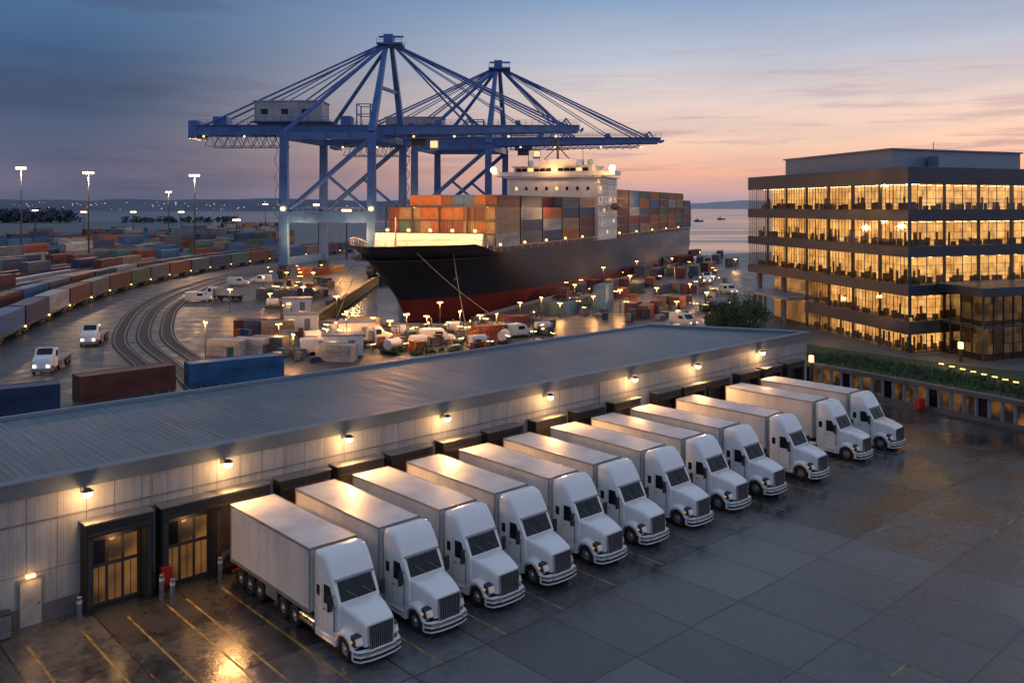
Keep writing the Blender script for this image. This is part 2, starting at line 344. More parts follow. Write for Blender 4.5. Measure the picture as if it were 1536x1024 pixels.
struct(ridge('hills',-6000,600,4600,60,24,.0018,M['hill'],seed=1))
struct(ridge('far_hills',-2500,9000,9000,74,30,.0009,M['hill2'],seed=4))
def treeline(name,label,x0,x1,Y,h,n,seed):
    r=random.Random(seed); m=MB()
    for i in range(n):
        x=r.uniform(x0,x1); y=Y+r.uniform(-20,20); rr=r.uniform(.5,1)*h
        for k in range(14):
            a=r.uniform(0,6.28); e=r.uniform(0,1); p=Vector((x+math.cos(a)*rr*.6*e,y+math.sin(a)*rr*.6*e,r.uniform(.2,.95)*rr)); s=rr*.28
            d=[Vector((r.uniform(-1,1),r.uniform(-1,1),r.uniform(-1,1)))*s for _ in range(4)]
            m.add([p+q for q in d],[(0,1,2),(0,2,3),(0,1,3),(1,2,3)])
    return tag(m.build(name,M['trees_far'],recalc=False),label,'trees',kind='stuff')
treeline('distant_treeline','dim bluish treeline beyond the container yard at the far left',-900,-560,1120,17,300,3)
treeline('distant_bushes','low dim clump of far trees at the water edge beyond the yard',-480,-340,1100,8,80,5)
m=MB(); r=random.Random(5)
for i in range(130):
    x=r.uniform(-2600,300); m.sph((x,4580,r.uniform(4,44)),r.uniform(1.2,3.0),5,4)
tag(m.build('shore_lights',M['shore'],recalc=False),'scattered tiny orange lights along the far shore','lights',kind='stuff')

# ------------------------------------------------------------------ warehouse
P0=Vector((-21.2,43.85)); wv=Vector((.735,.678)); tv=Vector((.678,-.735)); WANG=math.atan2(.678,.735); TANG=math.atan2(-.735,.678)
def WL(s,d,z=0):
    p=P0+wv*s+tv*d; return Vector((p.x,p.y,z))
S0,S1,SB,WD,WH=-14.0,70.6,63.5,15.0,6.9
lot=MB(); lot.add([(-40,-.0,0.004),(-40,-75,0.004),(98,-75,0.004),(98,0,.004)],[(0,1,2,3)])
o=lot.build('pavement',M['lot']); o.location=(P0.x,P0.y,0); o.rotation_euler=(0,0,WANG); struct(o)
wh=empty('warehouse',(P0.x,P0.y,0),WANG,'long low warehouse with blue-grey ribbed roof and pale panelled dock wall','warehouse')
fp=[(S0,0),(S1,0),(SB,WD),(S0,WD)]
MB().prism(fp,0,WH-.75).build('wall',M['facade'],wh)
MB().prism([(S0-.2,-.22),(S1+.2,-.22),(S1+.2,-.02),(S0-.2,-.02)],WH-.75,WH+.0).build('fascia',mat('fascia_panel',(.12,.155,.19),.5,.1,.2,.5),wh)
MB().prism([(S0-.2,-.30),(S1+.3,-.30),(S1+.3,.35),(S0-.2,.35)],WH+.003,WH+.08).build('parapet_coping',mat('coping',(.15,.19,.23),.5,.1,.15,.5),wh)
rf=MB().prism(fp,WH-.748,WH-.20).build('roof',M['roof'],wh)
e0,e1=Vector((S1,.35)),Vector((SB,WD)); dv=(e1-e0).normalized(); nv=Vector((dv.y,-dv.x))*.3
MB().prism([tuple(e0+nv),tuple(e0-nv),tuple(e1-nv),tuple(e1+nv)],WH-.75,WH+.10).build('side_parapet',M['pent'],wh)
MB().box(S0,SB,WD-.02,WD+.25,WH-.75,WH+.02).build('rear_parapet',M['pent'],wh)
MB().box(S0,S1,-.06,-.003,0,.9).build('wall_plinth',mat('plinth_grey',(.12,.125,.14),.6,0,.25,.8),wh)
for s in (3.2,17.5,38.2,52,64.8): MB().cyl((s,-.1,.1),(s,-.1,WH-.8),.06,n=8).build('downpipe',M['steel'],wh)
MB().box(S0,S1,-.07,-.003,4.86,4.92).build('cable_tray',M['steel'],wh)
dr=empty('staff_door',WL(-2.55,0,0),WANG,'pale single staff door with small lamp above at the far left of the dock wall','door')
MB().box(-.55,.55,-.10,-.02,0,2.25).build('door_frame',M['steel'],dr)
MB().box(-.46,.46,-.14,-.105,.02,2.15).build('door_panel',mat('door_cream',(.36,.36,.35),.45),dr)
MB().box(.3,.4,-.19,-.143,1.0,1.05).build('door_handle',M['dark_steel'],dr)
MB().box(-.2,.2,-.22,-.02,2.32,2.44).build('door_lamp',M['bulb_small'],dr)
light('door_lamp_light',(0,-.5,2.2),12,rad=.1,parent=dr)

def make_wall_lamp():
    t=empty('wall_lamp')
    MB().box(-.16,.16,-.06,-.003,-.16,.16).build('back_plate',M['dark_steel'],t)
    MB().beam((0,-.05,.05),(0,-.62,.14),.06).build('bracket',M['dark_steel'],t)
    MB().cyl((0,-.66,.18),(0,-.66,.02),.10,.28,14).build('lamp_shade',M['dark_steel'],t)
    MB().sph((0,-.66,-.06),.23,12,9).build('bulb',M['bulb'],t)
    return t
lamp0=make_wall_lamp()
LS=[-.15,7.1,14.8,22.4,32.1,41.9,50.6,61.1]
for i,s in enumerate(LS):
    t=lamp0 if i==0 else dup(lamp0); t.location=WL(s,0,6.0); t.rotation_euler=(0,0,WANG)
    tag(t,'glowing warehouse wall lamp, %s from the left above the dock doors'%ordw(i+1),'lamp','wall lamps along the warehouse')
    light('wall_lamp_light',WL(s,.95,5.5),170,(1,.50,.17),.2)
    light('wall_lamp_flood',WL(s,1.0,5.45),650 if i==0 else (1100 if i==1 else 1650),(1,.46,.14),.3,spot=150,aim=(tv.x*1.0,tv.y*1.0,-1))

def make_dock(lit):
    t=empty('loading_dock')
    m=MB(); m.box(-1.62,-1.26,-.95,-.05,.0,3.75); m.box(1.26,1.62,-.95,-.05,0,3.75); m.box(-1.62,1.62,-.95,-.05,3.753,4.4)
    m.build('dock_shelter',M['black_rubber'],t,bevel=.04)
    MB().box(-1.68,1.68,-1.02,-.02,4.403,4.48).build('canopy',M['steel'],t)
    m=MB(); m.box(-1.52,-1.34,-.975,-.953,.3,3.6); m.box(1.34,1.52,-.975,-.953,.3,3.6); m.box(-1.5,1.5,-.975,-.953,3.85,3.95); m.build('guide_strip',M['dark_steel'],t)
    d=MB().box(-1.25,1.25,-.16,-.08,.9 if not lit else .02,3.75).build('roll_door',M['door_panel'],t)
    if lit:
        for k in range(3):
            x=-1.10+k*.78
            MB().box(x,x+.62,-.19,-.163,.2,1.95).build('door_window',M['warm_dock'],d)
            MB().box(x,x+.62,-.19,-.163,2.15,3.3).build('door_window',M['dark_glass'] if k==0 else M['warm_dock'],d)
            MB().box(x+.29,x+.33,-.205,-.193,.2,1.95).build('window_bar',M['chassis'],d)
    else:
        m=MB()
        for j in range(4): m.box(-1.2,1.2,-.18,-.163,1.5+j*.6,1.53+j*.6)
        m.build('door_rib',M['dark_steel'],d)
        for sx_ in (-1,1): MB().box(sx_*.9-.14,sx_*.9+.14,-1.12,-.953,.75,1.2).build('dock_bumper',M['rubber'],t)
        MB().box(-1.25,1.25,-.95,-.17,.9,1.08).build('dock_leveller',M['steel'],t)
    MB().box(1.72,1.98,-.2,-.02,1.5,2.0).build('control_box',M['steel'],t)
    return t
TS=[7.85,11.7,15.45,19.35,23.45,27.45,31.95,36.25,40.65,46.15,53.5,58.5]
TD=[2.05,2.0,2.0,2.0,2.1,2.0,2.1,2.1,2.2,2.5,2.4,2.8]
dl=make_dock(True); dk=make_dock(False)
docks=[1.3,5.0]+TS[:10]+[49.8]+TS[10:]+[62.6,66.9]
for i,s in enumerate(docks):
    if i<2: t=dl if i==0 else dup(dl)
    else: t=dk if i==2 else dup(dk)
    t.location=WL(s,0,0); t.rotation_euler=(0,0,WANG)
    if i<2: lb=['leftmost open dock bay with amber light inside its black shelter','empty amber-lit dock bay between the leftmost bay and the first truck'][i]
    elif s==49.8: lb='black dock shelter standing empty behind the gap before the last two trucks'
    elif s>60: lb='empty black dock shelter beyond the last truck, %s'%('nearer one' if s<64 else 'at the warehouse corner')
    else: lb='black dock shelter behind the %s truck from the left'%ordw(TS.index(s)+1)
    tag(t,lb,'dock door','dock shelters along the warehouse wall')
for i,s in enumerate((1.3,5.0)):
    light('dock_interior_light',WL(s,.7,3.2),22,(1,.5,.17),.2)
bo=empty('bollard'); MB().cyl((0,0,0),(0,0,1.25),.12,n=12).build('post',M['steel'],bo,smooth=True); MB().cyl((0,0,.95),(0,0,1.1),.125,n=12).build('reflective_band',M['ship_white'],bo,smooth=True)
for i,(s,d) in enumerate([(-.75,1.4),(3.15,1.5),(3.35,2.4),(6.3,1.4)]):
    t=bo if i==0 else dup(bo); t.location=WL(s,d); tag(t,'grey steel bollard beside the open dock bays, %s from the left'%ordw(i+1),'bollard','bollards at the dock doors')
fb=empty('fire_box',WL(3.6,.9),WANG,'small red fire box standing between the two open dock bays','fire box'); MB().box(-.28,.28,-.2,.2,.5,1.4).build('cabinet',M['red'],fb,bevel=.02); MB().box(-.06,.06,-.06,.06,0,.5).build('post',M['dark_steel'],fb)
fb2=empty('fire_box',(*G(1380,617),0),.3,'small red cabinet standing against the curved terrace wall','fire box'); MB().box(-.35,.35,-.3,.3,.25,1.3).build('cabinet',M['red'],fb2,bevel=.03); MB().box(-.3,.3,-.25,.25,0,.25).build('base',M['dark_steel'],fb2)
bx=empty('utility_cabinet',WL(-3.9,.6),WANG,'dark grey utility cabinet at the wall left of the staff door','cabinet'); MB().box(-.4,.4,-.3,.3,0,1.2).build('body',M['dark_steel'],bx,bevel=.02); MB().box(-.35,.35,-.33,-.303,.1,1.1).build('door',M['steel'],bx)

pl=MB()
for s in [-3.2,-.9,1.2,3.1,4.1,6.0]: pl.box(s-.055,s+.055,-24,-2.3,.006,.009)
for s in [(TS[i]+TS[i+1])/2 for i in range(9)]+[48.3,51.4,55.8,60.6,64.8]: pl.box(s-.05,s+.05,-16.2,-2.3,.006,.009)
for (s,d) in ((44,27),(47,27),(50,27),(24,30),(40,22)): pl.box(s-.8,s+.8,-d-.06,-d+.06,.006,.009)
m=pl.build('parking_lines',M['yellow']); m.location=(P0.x,P0.y,0); m.rotation_euler=(0,0,WANG); struct(m)
cv=MB()
for rr_,a0,a1 in ((22,20,75),(22.6,20,60)):
    for k in range(24):
        a=math.radians(a0+(a1-a0)*k/24); b=math.radians(a0+(a1-a0)*(k+1)/24)
        c0=WL(48,38); cv.add([(c0.x+rr_*math.cos(a),c0.y+rr_*math.sin(a),.010),(c0.x+rr_*math.cos(b),c0.y+rr_*math.sin(b),.010),(c0.x+(rr_+.1)*math.cos(b),c0.y+(rr_+.1)*math.sin(b),.010),(c0.x+(rr_+.1)*math.cos(a),c0.y+(rr_+.1)*math.sin(a),.010)],[(0,1,2,3)])
struct(cv.build('road_markings',M['yellow'],recalc=False))

# ------------------------------------------------------------------ semi truck
def rr(x,hw,zb,zt,r=.16,rb=None,n=4):
    rb=r if rb is None else rb; pts=[]
    for cy,cz,a0,q in ((hw-r,zt-r,0,r),(-hw+r,zt-r,90,r),(-hw+rb,zb+rb,180,rb),(hw-rb,zb+rb,270,rb)):
        for k in range(n+1):
            a=math.radians(a0+90*k/n); pts.append((x,cy+q*math.cos(a),cz+q*math.sin(a)))
    return pts
def wheel_at(t,x,y,r=.51,w=.30,sgn=1):
    m=MB(); n=24; prof=[(.30,-w/2),(r-.06,-w/2),(r,-w/2+.05),(r,w/2-.05),(r-.06,w/2),(.30,w/2),(.29,0)]
    rings=[[(rr_*math.cos(2*math.pi*k/n),yy,rr_*math.sin(2*math.pi*k/n)) for k in range(n)] for rr_,yy in prof]
    m.loft(rings,cap=False); o=m.build('wheel',M['rubber'],t,smooth=True); o.location=(x,y,r)
    m=MB(); s=sgn*w/2
    m.cyl((0,s*.2,0),(0,s*.72,0),.295,.295,20); m.cyl((0,s*.72,0),(0,s*1.12,0),.13,.10,12)
    for k in range(8):
        a=2*math.pi*k/8; m.cyl((.2*math.cos(a),s*.7,.2*math.sin(a)),(.2*math.cos(a),s*.85,.2*math.sin(a)),.025,n=6)
    m.build('rim',M['rim'],o,smooth=True)
    return o
def make_truck():
    t=empty('semi_truck')
    LT=8.1
    tr=MB().box(0,LT,-1.22,1.22,1.2,4.07).build('trailer',M['trailer'],t,bevel=.03)
    MB().box(.03,LT-.03,-1.19,1.19,4.072,4.09).build('trailer_roof',M['trailer_roof'],tr)
    m=MB()
    for y in (-1.235,1.235):
        m.box(0,LT,y-.02,y+.02,3.98,4.10); m.box(0,LT,y-.02,y+.02,1.15,1.32)
    for x in (-.01,LT-.05): m.box(x,x+.06,-1.25,1.25,4.0,4.105)
    for x in (.0,LT-.06):
        for y in (-1.25,1.19): m.box(x,x+.06,y,y+.06,1.15,4.0)
    m.build('trailer_rail',M['trim'],tr)
    m=MB()
    for k in range(1,8):
        x=k*LT/8
        for y in (-1.222,1.222): m.box(x-.008,x+.008,y-.003,y+.003,1.32,3.98)
    m.build('side_seam',M['seam'],tr)
    MB().box(-.03,-.003,-1.15,1.15,1.25,3.95).build('rear_door',M['trailer'],tr)
    ch=MB(); ch.box(.2,LT,-.5,-.35,.95,1.17); ch.box(.2,LT,.35,.5,.95,1.17); ch.box(5.0,11.2,-.45,.45,.55,.93)
    for x in (.6,1.5,2.5,3.4): ch.box(x,x+.1,-1.1,1.1,1.0,1.15)
    ch.box(.35,3.5,-.3,.3,.6,.95); ch.build('chassis',M['chassis'],t)
    u=MB(); u.box(-.1,.0,-1.1,1.1,.5,.62); u.box(-.08,-.0,-.6,-.5,.62,1.1); u.box(-.08,0,.5,.6,.62,1.1); u.build('underride_guard',M['red'],t)
    for y in (-1,1): MB().box(-.04,.02,y*1.0-.12,y*1.0+.12,1.02,1.14).build('tail_light',M['redlamp'],t)
    for y in (-1,1):
        lg=MB(); lg.box(4.15,4.27,y*.75-.06,y*.75+.06,.25,1.15); lg.box(4.05,4.37,y*.75-.15,y*.75+.15,.17,.25); lg.build('landing_leg',M['steel'],t)
    for y in (-1,1): MB().box(3.75,4.9,y*1.16-.015,y*1.16+.015,.62,1.12).build('side_skirt',M['trim'],t)
    for x in (.95,1.98,3.01):
        for s in (-1,1): wheel_at(t,x,s*1.02,sgn=s)
    for x in (5.45,6.55):
        for s in (-1,1): wheel_at(t,x,s*1.0,w=.38,sgn=s)
    for s in (-1,1): wheel_at(t,10.85,s*1.0,sgn=s)
    c=MB(); c.loft([rr(8.35,1.12,.75,4.0,.2,.05),rr(8.42,1.16,.75,4.1,.20,.05),rr(8.8,1.17,.75,4.17,.20,.05),rr(9.1,1.16,.75,4.12,.24,.05),rr(9.35,1.15,.75,3.92,.28,.05),rr(9.6,1.13,.75,3.58,.28,.05),rr(9.78,1.11,.75,3.22,.20,.05),rr(9.84,1.10,.75,3.06,.12,.05),rr(10.30,1.07,.75,2.22,.08,.05)])
    c.build('cab',M['white_paint'],t,smooth=True)
    MB().beam((9.88,-1.0,3.10),(9.88,1.0,3.10),.20,.05).build('sun_visor',M['trim'],t,bevel=.01)
    n=Vector((.86,0,.48)).normalized()*.02
    ws=MB(); pr=[]
    for (x,z,hw) in ((9.865,3.01,.94),(10.275,2.265,.97)):
        pr.append([(x+n.x-.10,-hw-.09,z+n.z),(x+n.x,-hw+.08,z+n.z),(x+n.x+.015,0,z+n.z),(x+n.x,hw-.08,z+n.z),(x+n.x-.10,hw+.09,z+n.z)])
    pr2=[[(x-.06,y,z-.03) for x,y,z in rw] for rw in pr]
    vs=pr[0]+pr[1]+pr2[0]+pr2[1]; fs=[(k,k+1,5+k+1,5+k) for k in range(4)]+[(10+k,10+k+1,15+k+1,15+k) for k in range(4)]+[(k,k+1,10+k+1,10+k) for k in range(4)]+[(5+k,5+k+1,15+k+1,15+k) for k in range(4)]+[(0,5,15,10),(4,9,19,14)]
    ws.add(vs,fs); wso=ws.build('windshield',M['dark_glass'],t)
    MB().beam((9.905,0,3.02),(10.315,0,2.275),.03,.02).build('windshield_divider',M['chassis'],wso)
    wp=MB(); wp.beam((10.34,-.1,2.29),(10.14,-.6,2.68),.02); wp.beam((10.34,.7,2.29),(10.16,.2,2.66),.02); wp.build('wiper',M['trim'],wso)
    for s in (-1,1):
        y0=1.155; dd=MB(); dd.add([(9.15,s*(y0+.004),.95),(9.98,s*(y0-.035),.95),(10.02,s*(y0-.045),2.15),(9.70,s*(y0-.02),2.90),(9.15,s*(y0+.006),2.90),
            (9.15,s*(y0-.06),.95),(9.98,s*(y0-.09),.95),(10.02,s*(y0-.10),2.15),(9.70,s*(y0-.08),2.90),(9.15,s*(y0-.05),2.90)],
            [(0,1,2,3,4),(5,6,7,8,9),(0,1,6,5),(1,2,7,6),(2,3,8,7),(3,4,9,8),(4,0,5,9)])
        do=dd.build('door',M['white_paint'],t)
        wd=MB(); wd.add([(9.22,s*(y0+.016),2.02),(9.97,s*(y0-.025),2.02),(9.97,s*(y0-.025),2.2),(9.68,s*(y0-.01),2.84),(9.22,s*(y0+.016),2.84),
            (9.22,s*(y0-.02),2.02),(9.97,s*(y0-.06),2.02),(9.97,s*(y0-.06),2.2),(9.68,s*(y0-.05),2.84),(9.22,s*(y0-.02),2.84)],
            [(0,1,2,3,4),(5,6,7,8,9),(0,1,6,5),(1,2,7,6),(2,3,8,7),(3,4,9,8),(4,0,5,9)])
        wd.build('door_window',M['dark_glass'],do)
        MB().box(9.2,9.34,s*1.175-.012,s*1.175+.012,1.72,1.76).build('door_handle',M['chassis'],do)
        for xx in (9.11,10.03): MB().box(xx-.010,xx+.010,s*1.13-.035,s*1.13+.035,.95,2.15 if xx>10 else 2.9).build('door_seam',M['trim'],t)
        MB().box(8.60,8.88,s*1.165-.012,s*1.165+.012,2.2,2.66).build('sleeper_window',M['dark_glass'],t)
        MB().cyl((7.1,s*.92,.68),(8.35,s*.92,.68),.31,n=18).build('fuel_tank',M['chrome'],t,smooth=True)
        st=MB(); st.box(8.45,10.0,s*1.04-.12,s*1.04+.12,.36,.74); st.build('side_step',M['white_paint'],t,bevel=.02)
        for z in (.42,.62): MB().box(9.1,9.9,s*1.18-.05,s*1.18+.05,z,z+.04).build('step_tread',M['chrome'],t)
        mr_=MB(); mr_.box(10.02,10.14,s*1.38-.11,s*1.38+.11,1.95,2.62); mr_.beam((10.0,s*1.08,2.5),(10.08,s*1.38,2.52),.035); mr_.beam((10.0,s*1.08,2.02),(10.08,s*1.38,2.0),.035); mr_.build('side_mirror',M['chassis'],t,bevel=.02)
        MB().cyl((8.22,s*1.0,1.2),(8.22,s*1.0,3.9),.07,n=10).build('exhaust_stack',M['chrome'],t,smooth=True)
        fn=MB(); rings=[]
        for k in range(13):
            a=math.radians(188-k*14.2); ro=.73; ri=.60; cx_,cz=10.85,.50; yo=1.2; yi=.62
            px_,pz=math.cos(a),math.sin(a)
            rings.append([(cx_+ro*px_*1.12,s*yi,cz+(ro+.20)*pz),(cx_+ro*px_*1.08,s*(yo-.10),cz+(ro+.12)*pz),(cx_+ro*px_*1.04,s*yo,cz+(ro-.0)*pz),(cx_+ri*px_,s*yo,cz+ri*pz),(cx_+ri*px_,s*yi,cz+ri*pz)])
        fn.loft(rings); fn.build('fender',M['white_paint'],t,smooth=True)
        hz=MB(); hz.loft([[(11.48,s*.76,.90),(11.48,s*1.16,.90),(11.40,s*1.16,1.30),(11.40,s*.76,1.34)],[(11.80,s*.75,.86),(11.72,s*1.13,.86),(11.60,s*1.13,1.25),(11.68,s*.75,1.30)]]); hso=hz.build('headlight_housing',M['dark_steel'],t)
        hl=MB(); hl.loft([[(11.55,s*.80,.95),(11.55,s*1.09,.95),(11.48,s*1.09,1.20),(11.48,s*.80,1.23)],[(11.83,s*.79,.93),(11.755,s*1.09,.93),(11.66,s*1.09,1.19),(11.735,s*.79,1.23)]])
        hl.build('headlight',M['head'],hso)
        MB().box(11.40,11.54,s*1.17-.03,s*1.17+.03,1.02,1.1).build('turn_signal',M['amber'],t)
    hd=MB(); hd.loft([rr(10.24,1.0,.8,2.22,.16,.05),rr(10.6,.98,.8,2.19,.18,.05),rr(11.1,.90,.8,2.10,.18,.05),rr(11.5,.82,.8,1.99,.18,.05),rr(11.80,.76,.8,1.88,.18,.05),rr(11.93,.72,.85,1.76,.14,.05)])
    hd.build('hood',M['white_paint'],t,smooth=True)
    g=MB(); g.add([(11.90,-.56,.72),(11.90,.56,.72),(11.90,.62,1.72),(11.90,-.62,1.72),(12.01,-.56,.72),(12.01,.56,.72),(11.97,.60,1.70),(11.97,-.60,1.70)],[(0,3,2,1),(4,5,6,7),(0,1,5,4),(1,2,6,5),(2,3,7,6),(3,0,4,7)])
    go=g.build('grille',M['grille'],t,bevel=.02)
    b=MB()
    for k in range(11): y=-.5+k*.1; b.beam((12.018,y,.76),(11.983,y*1.05,1.66),.012,.02)
    b.build('grille_bar',M['trim'],go)
    b=MB()
    for (p,q) in (((12.02,-.58,.72),(11.98,-.625,1.72)),((12.02,.58,.72),(11.98,.625,1.72)),((11.98,-.62,1.72),(11.98,.62,1.72)),((12.02,-.58,.72),(12.02,.58,.72))): b.beam(p,q,.045)
    b.build('grille_frame',M['chrome'],go)
    bp=MB(); P=[(11.72,-1.20),(12.0,-1.05),(12.14,-.6),(12.18,0),(12.14,.6),(12.0,1.05),(11.72,1.20)]
    bp.loft([[(x,y,.30),(x,y,.68),(x-.24,y*.97,.74),(x-.24,y*.97,.30)] for x,y in P]); bpo=bp.build('bumper',M['white_paint'],t,smooth=True)
    MB().loft([[(x+.012,y,.38),(x+.012,y,.50),(x-.05,y,.50),(x-.05,y,.38)] for x,y in P]).build('bumper_trim',M['chassis'],bpo)
    MB().loft([[(x+.02,y,.60),(x+.02,y,.70),(x-.05,y,.70),(x-.05,y,.60)] for x,y in P]).build('bumper_chrome',M['chrome'],bpo)
    for s in (-1,1): MB().box(12.04,12.13,s*.74-.09,s*.74+.09,.51,.59).build('fog_light',M['head'],bpo)
    return t
tk=make_truck()
for i,(s,d) in enumerate(zip(TS,TD)):
    t=tk if i==0 else dup(tk); p=WL(s,d); t.location=(p.x,p.y,.01); t.rotation_euler=(0,0,TANG+R.uniform(-.008,.008)); t.scale=(1.02,1.02,1.02)
    lb={0:'white semi truck nearest the camera, at the left end of the row',11:'white semi truck at the far right end of the row',10:'white semi truck next to the last one, right of the empty dock gap',9:'white semi truck just left of the empty dock gap'}.get(i,'white semi truck backed to its dock, %s from the left'%ordw(i+1))
    tag(t,lb,'semi truck','white semi trucks backed to the docks')

# ------------------------------------------------------------------ containers
cmesh={}
def container_mesh(Ln,colr):
    key=(Ln,colr)
    if key in cmesh: return cmesh[key]
    m=MB(); W=1.22; Ht=2.59; nn=int(Ln/.55)
    x0,x1=-Ln/2+.15,Ln/2-.15
    for s in (-1,1):
        rows=[]
        for k in range(nn*4+1):
            x=x0+(x1-x0)*k/(nn*4); off=(0,0,.05,.05)[k%4]
            rows.append((x,s*(W-off)))
        m.add([(x,y,.12) for x,y in rows]+[(x,y,Ht-.08) for x,y in rows],[(k,k+1,len(rows)+k+1,len(rows)+k) for k in range(len(rows)-1)])
    m.box(-Ln/2+.1,Ln/2-.1,-W+.06,W-.06,Ht-.1,Ht-.03); m.box(-Ln/2+.1,Ln/2-.1,-W+.06,W-.06,.05,.12)
    for s in (-1,1):
        m.box(-Ln/2,Ln/2,min(s*W,s*(W-.08)),max(s*W,s*(W-.08)),0,.15)
        m.box(-Ln/2,Ln/2,min(s*W,s*(W-.08)),max(s*W,s*(W-.08)),Ht-.12,Ht)
        for e in (-1,1):
            m.box(min(e*Ln/2,e*(Ln/2-.16)),max(e*Ln/2,e*(Ln/2-.16)),min(s*(W+.002),s*(W-.16)),max(s*(W+.002),s*(W-.16)),.15,Ht-.12)
    for e in (-1,1):
        m.box(min(e*(Ln/2-.06),e*(Ln/2-.12)),max(e*(Ln/2-.06),e*(Ln/2-.12)),-W+.1,W-.1,.12,Ht-.1)
        m.box(min(e*Ln/2,e*(Ln/2-.1)),max(e*Ln/2,e*(Ln/2-.1)),-W+.16,W-.16,0,.14); m.box(min(e*Ln/2,e*(Ln/2-.1)),max(e*Ln/2,e*(Ln/2-.1)),-W+.16,W-.16,Ht-.12,Ht-.002)
    m.mi=1
    for y in (-.85,-.35,.35,.85): m.cyl((-Ln/2+.03,y,.1),(-Ln/2+.03,y,Ht-.1),.03,n=5)
    o=m.build('shipping_container',[M['c_'+colr],M['steel']],recalc=False)
    me=o.data; bpy.data.objects.remove(o); cmesh[key]=me; return me
def container(loc,rz,colr,Ln=12.19,label=None,group=None,sc=1):
    o=bpy.data.objects.new('shipping_container',container_mesh(Ln,colr)); COL.objects.link(o); o.location=loc; o.rotation_euler=(0,0,rz)
    if sc!=1: o.scale=(sc,sc,sc)
    return tag(o,label,'container',group)
for (px0,px1,y0,y1,colr,lab) in ((-80,96,592,575,'dark blue','dark blue container behind the warehouse roof at the left edge'),(107,265,567,547,'rust red','rust red container just behind the warehouse roof'),(276,430,547,532,'blue','bright blue container behind the warehouse roof, right of the rust red one')):
    a=G(px0,y0,2.6); b=G(px1,y1,2.6); A_=Vector(a); Bv=Vector(b); c=(A_+Bv)/2; an=math.atan2(b[1]-a[1],b[0]-a[0]); dd=(Bv-A_).length
    o=container((c.x-.6,c.y+1.2,0),an,colr,12.19,lab,'containers parked behind the warehouse'); o.scale=(min(1,(dd-.9)/12.19),1,1)
COLS=list(CC.keys())
def pick(w): return R.choices(COLS,weights=w)[0]
YW=[4,5,1,3,4,4,2,3.5,6,.8]
tc_pts=[(-62,78),(-66,92),(-72,112),(-78,132),(-87,165),(-94,200),(-98,240),(-97,275),(-93,310),(-86,345),(-77,380),(-66,420),(-50,480),(-32,560),(-8,680)]
def polyat(pts,dist):
    for i in range(len(pts)-1):
        a=Vector(pts[i]); b=Vector(pts[i+1]); l=(b-a).length
        if dist<=l: return a+(b-a)*(dist/l),math.atan2(b.y-a.y,b.x-a.x)
        dist-=l
    return None
def offset(pts,off):
    res=[]
    for i,(x,y) in enumerate(pts):
        a=Vector(pts[max(0,i-1)]); b=Vector(pts[min(len(pts)-1,i+1)]); dd=(b-a).normalized(); res.append((x-dd.y*off,y+dd.x*off))
    return res
wg=empty('flat_wagon'); MB().box(-6.4,6.4,-1.2,1.2,.85,1.15).build('deck',M['dark_steel'],wg)
for x0 in (-5.8,3.6): MB().box(x0,x0+2.2,-1.0,1.0,.45,.849).build('bogie',M['chassis'],wg)
for x in (-5.4,-4.0,4.0,5.4):
    MB().cyl((x,-.8,.45),(x,.8,.45),.42,n=12).build('wheelset',M['steel'],wg)
MB().box(-6.45,-6.4,-.3,.3,.9,1.1).build('coupler',M['steel'],wg)
MB().sph((6.2,-1.3,1.0),.15,6,5).build('marker_lamp',M['bulb_small'],wg)
tcol=['slate grey','dark blue','slate grey','blue','dark blue','light grey','maroon','slate grey','maroon','green','slate grey','rust red','slate grey','dark blue','teal','rust red','slate grey','blue','tan','maroon','dark blue','maroon','teal','maroon']
tcol2=['teal','slate grey','dark blue','slate grey','light grey','maroon','blue','slate grey','rust red','dark blue','light grey','maroon','slate grey','teal','rust red','dark blue','maroon','slate grey','light grey','rust red','blue','maroon','dark blue','slate grey']
first=True; SCW=1.16
for ti,(offs,cols,nm) in enumerate(((-1.5,tcol,'near train'),(6.5,tcol2,'second train'))):
    pts=offset(tc_pts,offs); d=2; i=0
    while i<len(cols):
        a_=polyat(pts,d); e=polyat(pts,d+12.8*SCW)
        if not e or e[0].y>400: break
        an=math.atan2(e[0].y-a_[0].y,e[0].x-a_[0].x); p=(a_[0]+e[0])/2
        if CX+F*p.x/p.y>-60:
            t=wg if first else dup(wg); first=False
            t.location=(p.x,p.y,0); t.rotation_euler=(0,0,an); t.scale=(SCW,)*3; tag(t,'flat wagon under a %s container, %s on the %s'%(cols[i],ordw(i+1),nm),'rail wagon','flat wagons of the curved trains')
            container((p.x,p.y,1.16*SCW),an,cols[i],12.19,'%s container riding the %s, %s wagon from its near end'%(cols[i],nm,ordw(i+1)),'containers on the trains',SCW)
        d+=13.2*SCW; i+=1
cnt=0; stuff=[]
for j in range(2,24):
    pts=offset(tc_pts,4.5+6.8*j if j<16 else 4.5+6.8*15+(j-15)*13); d=R.uniform(0,10); k=0
    while True:
        a_=polyat(pts,d); e=polyat(pts,d+12.4)
        if not e: break
        p=(a_[0]+e[0])/2; an=math.atan2(e[0].y-a_[0].y,e[0].x-a_[0].x); d+=12.6
        px=CX+F*p.x/p.y
        if px<-40 or px>430 or p.y<140: continue
        if R.random()<(.02 if j<8 else .10): continue
        k+=1; nt_=R.choice((1,1,1,2)) if j<6 else R.choice((1,2,2,2,3))
        for z in range(nt_):
            colr=pick(YW)
            if cnt<170 and (j<=11) and p.y<420:
                cnt+=1
                container((p.x,p.y,z*2.6),an,colr,12.19,'%s yard container, %s row behind the trains, %s stack, %s tier'%(colr,ordw(j-1),ordw(k),ordw(z+1)),'containers stacked in the yard rows')
            else: stuff.append((p.x,p.y,z*2.6,colr,an))
m=MB(); mats=[M['c_'+c] for c in COLS]
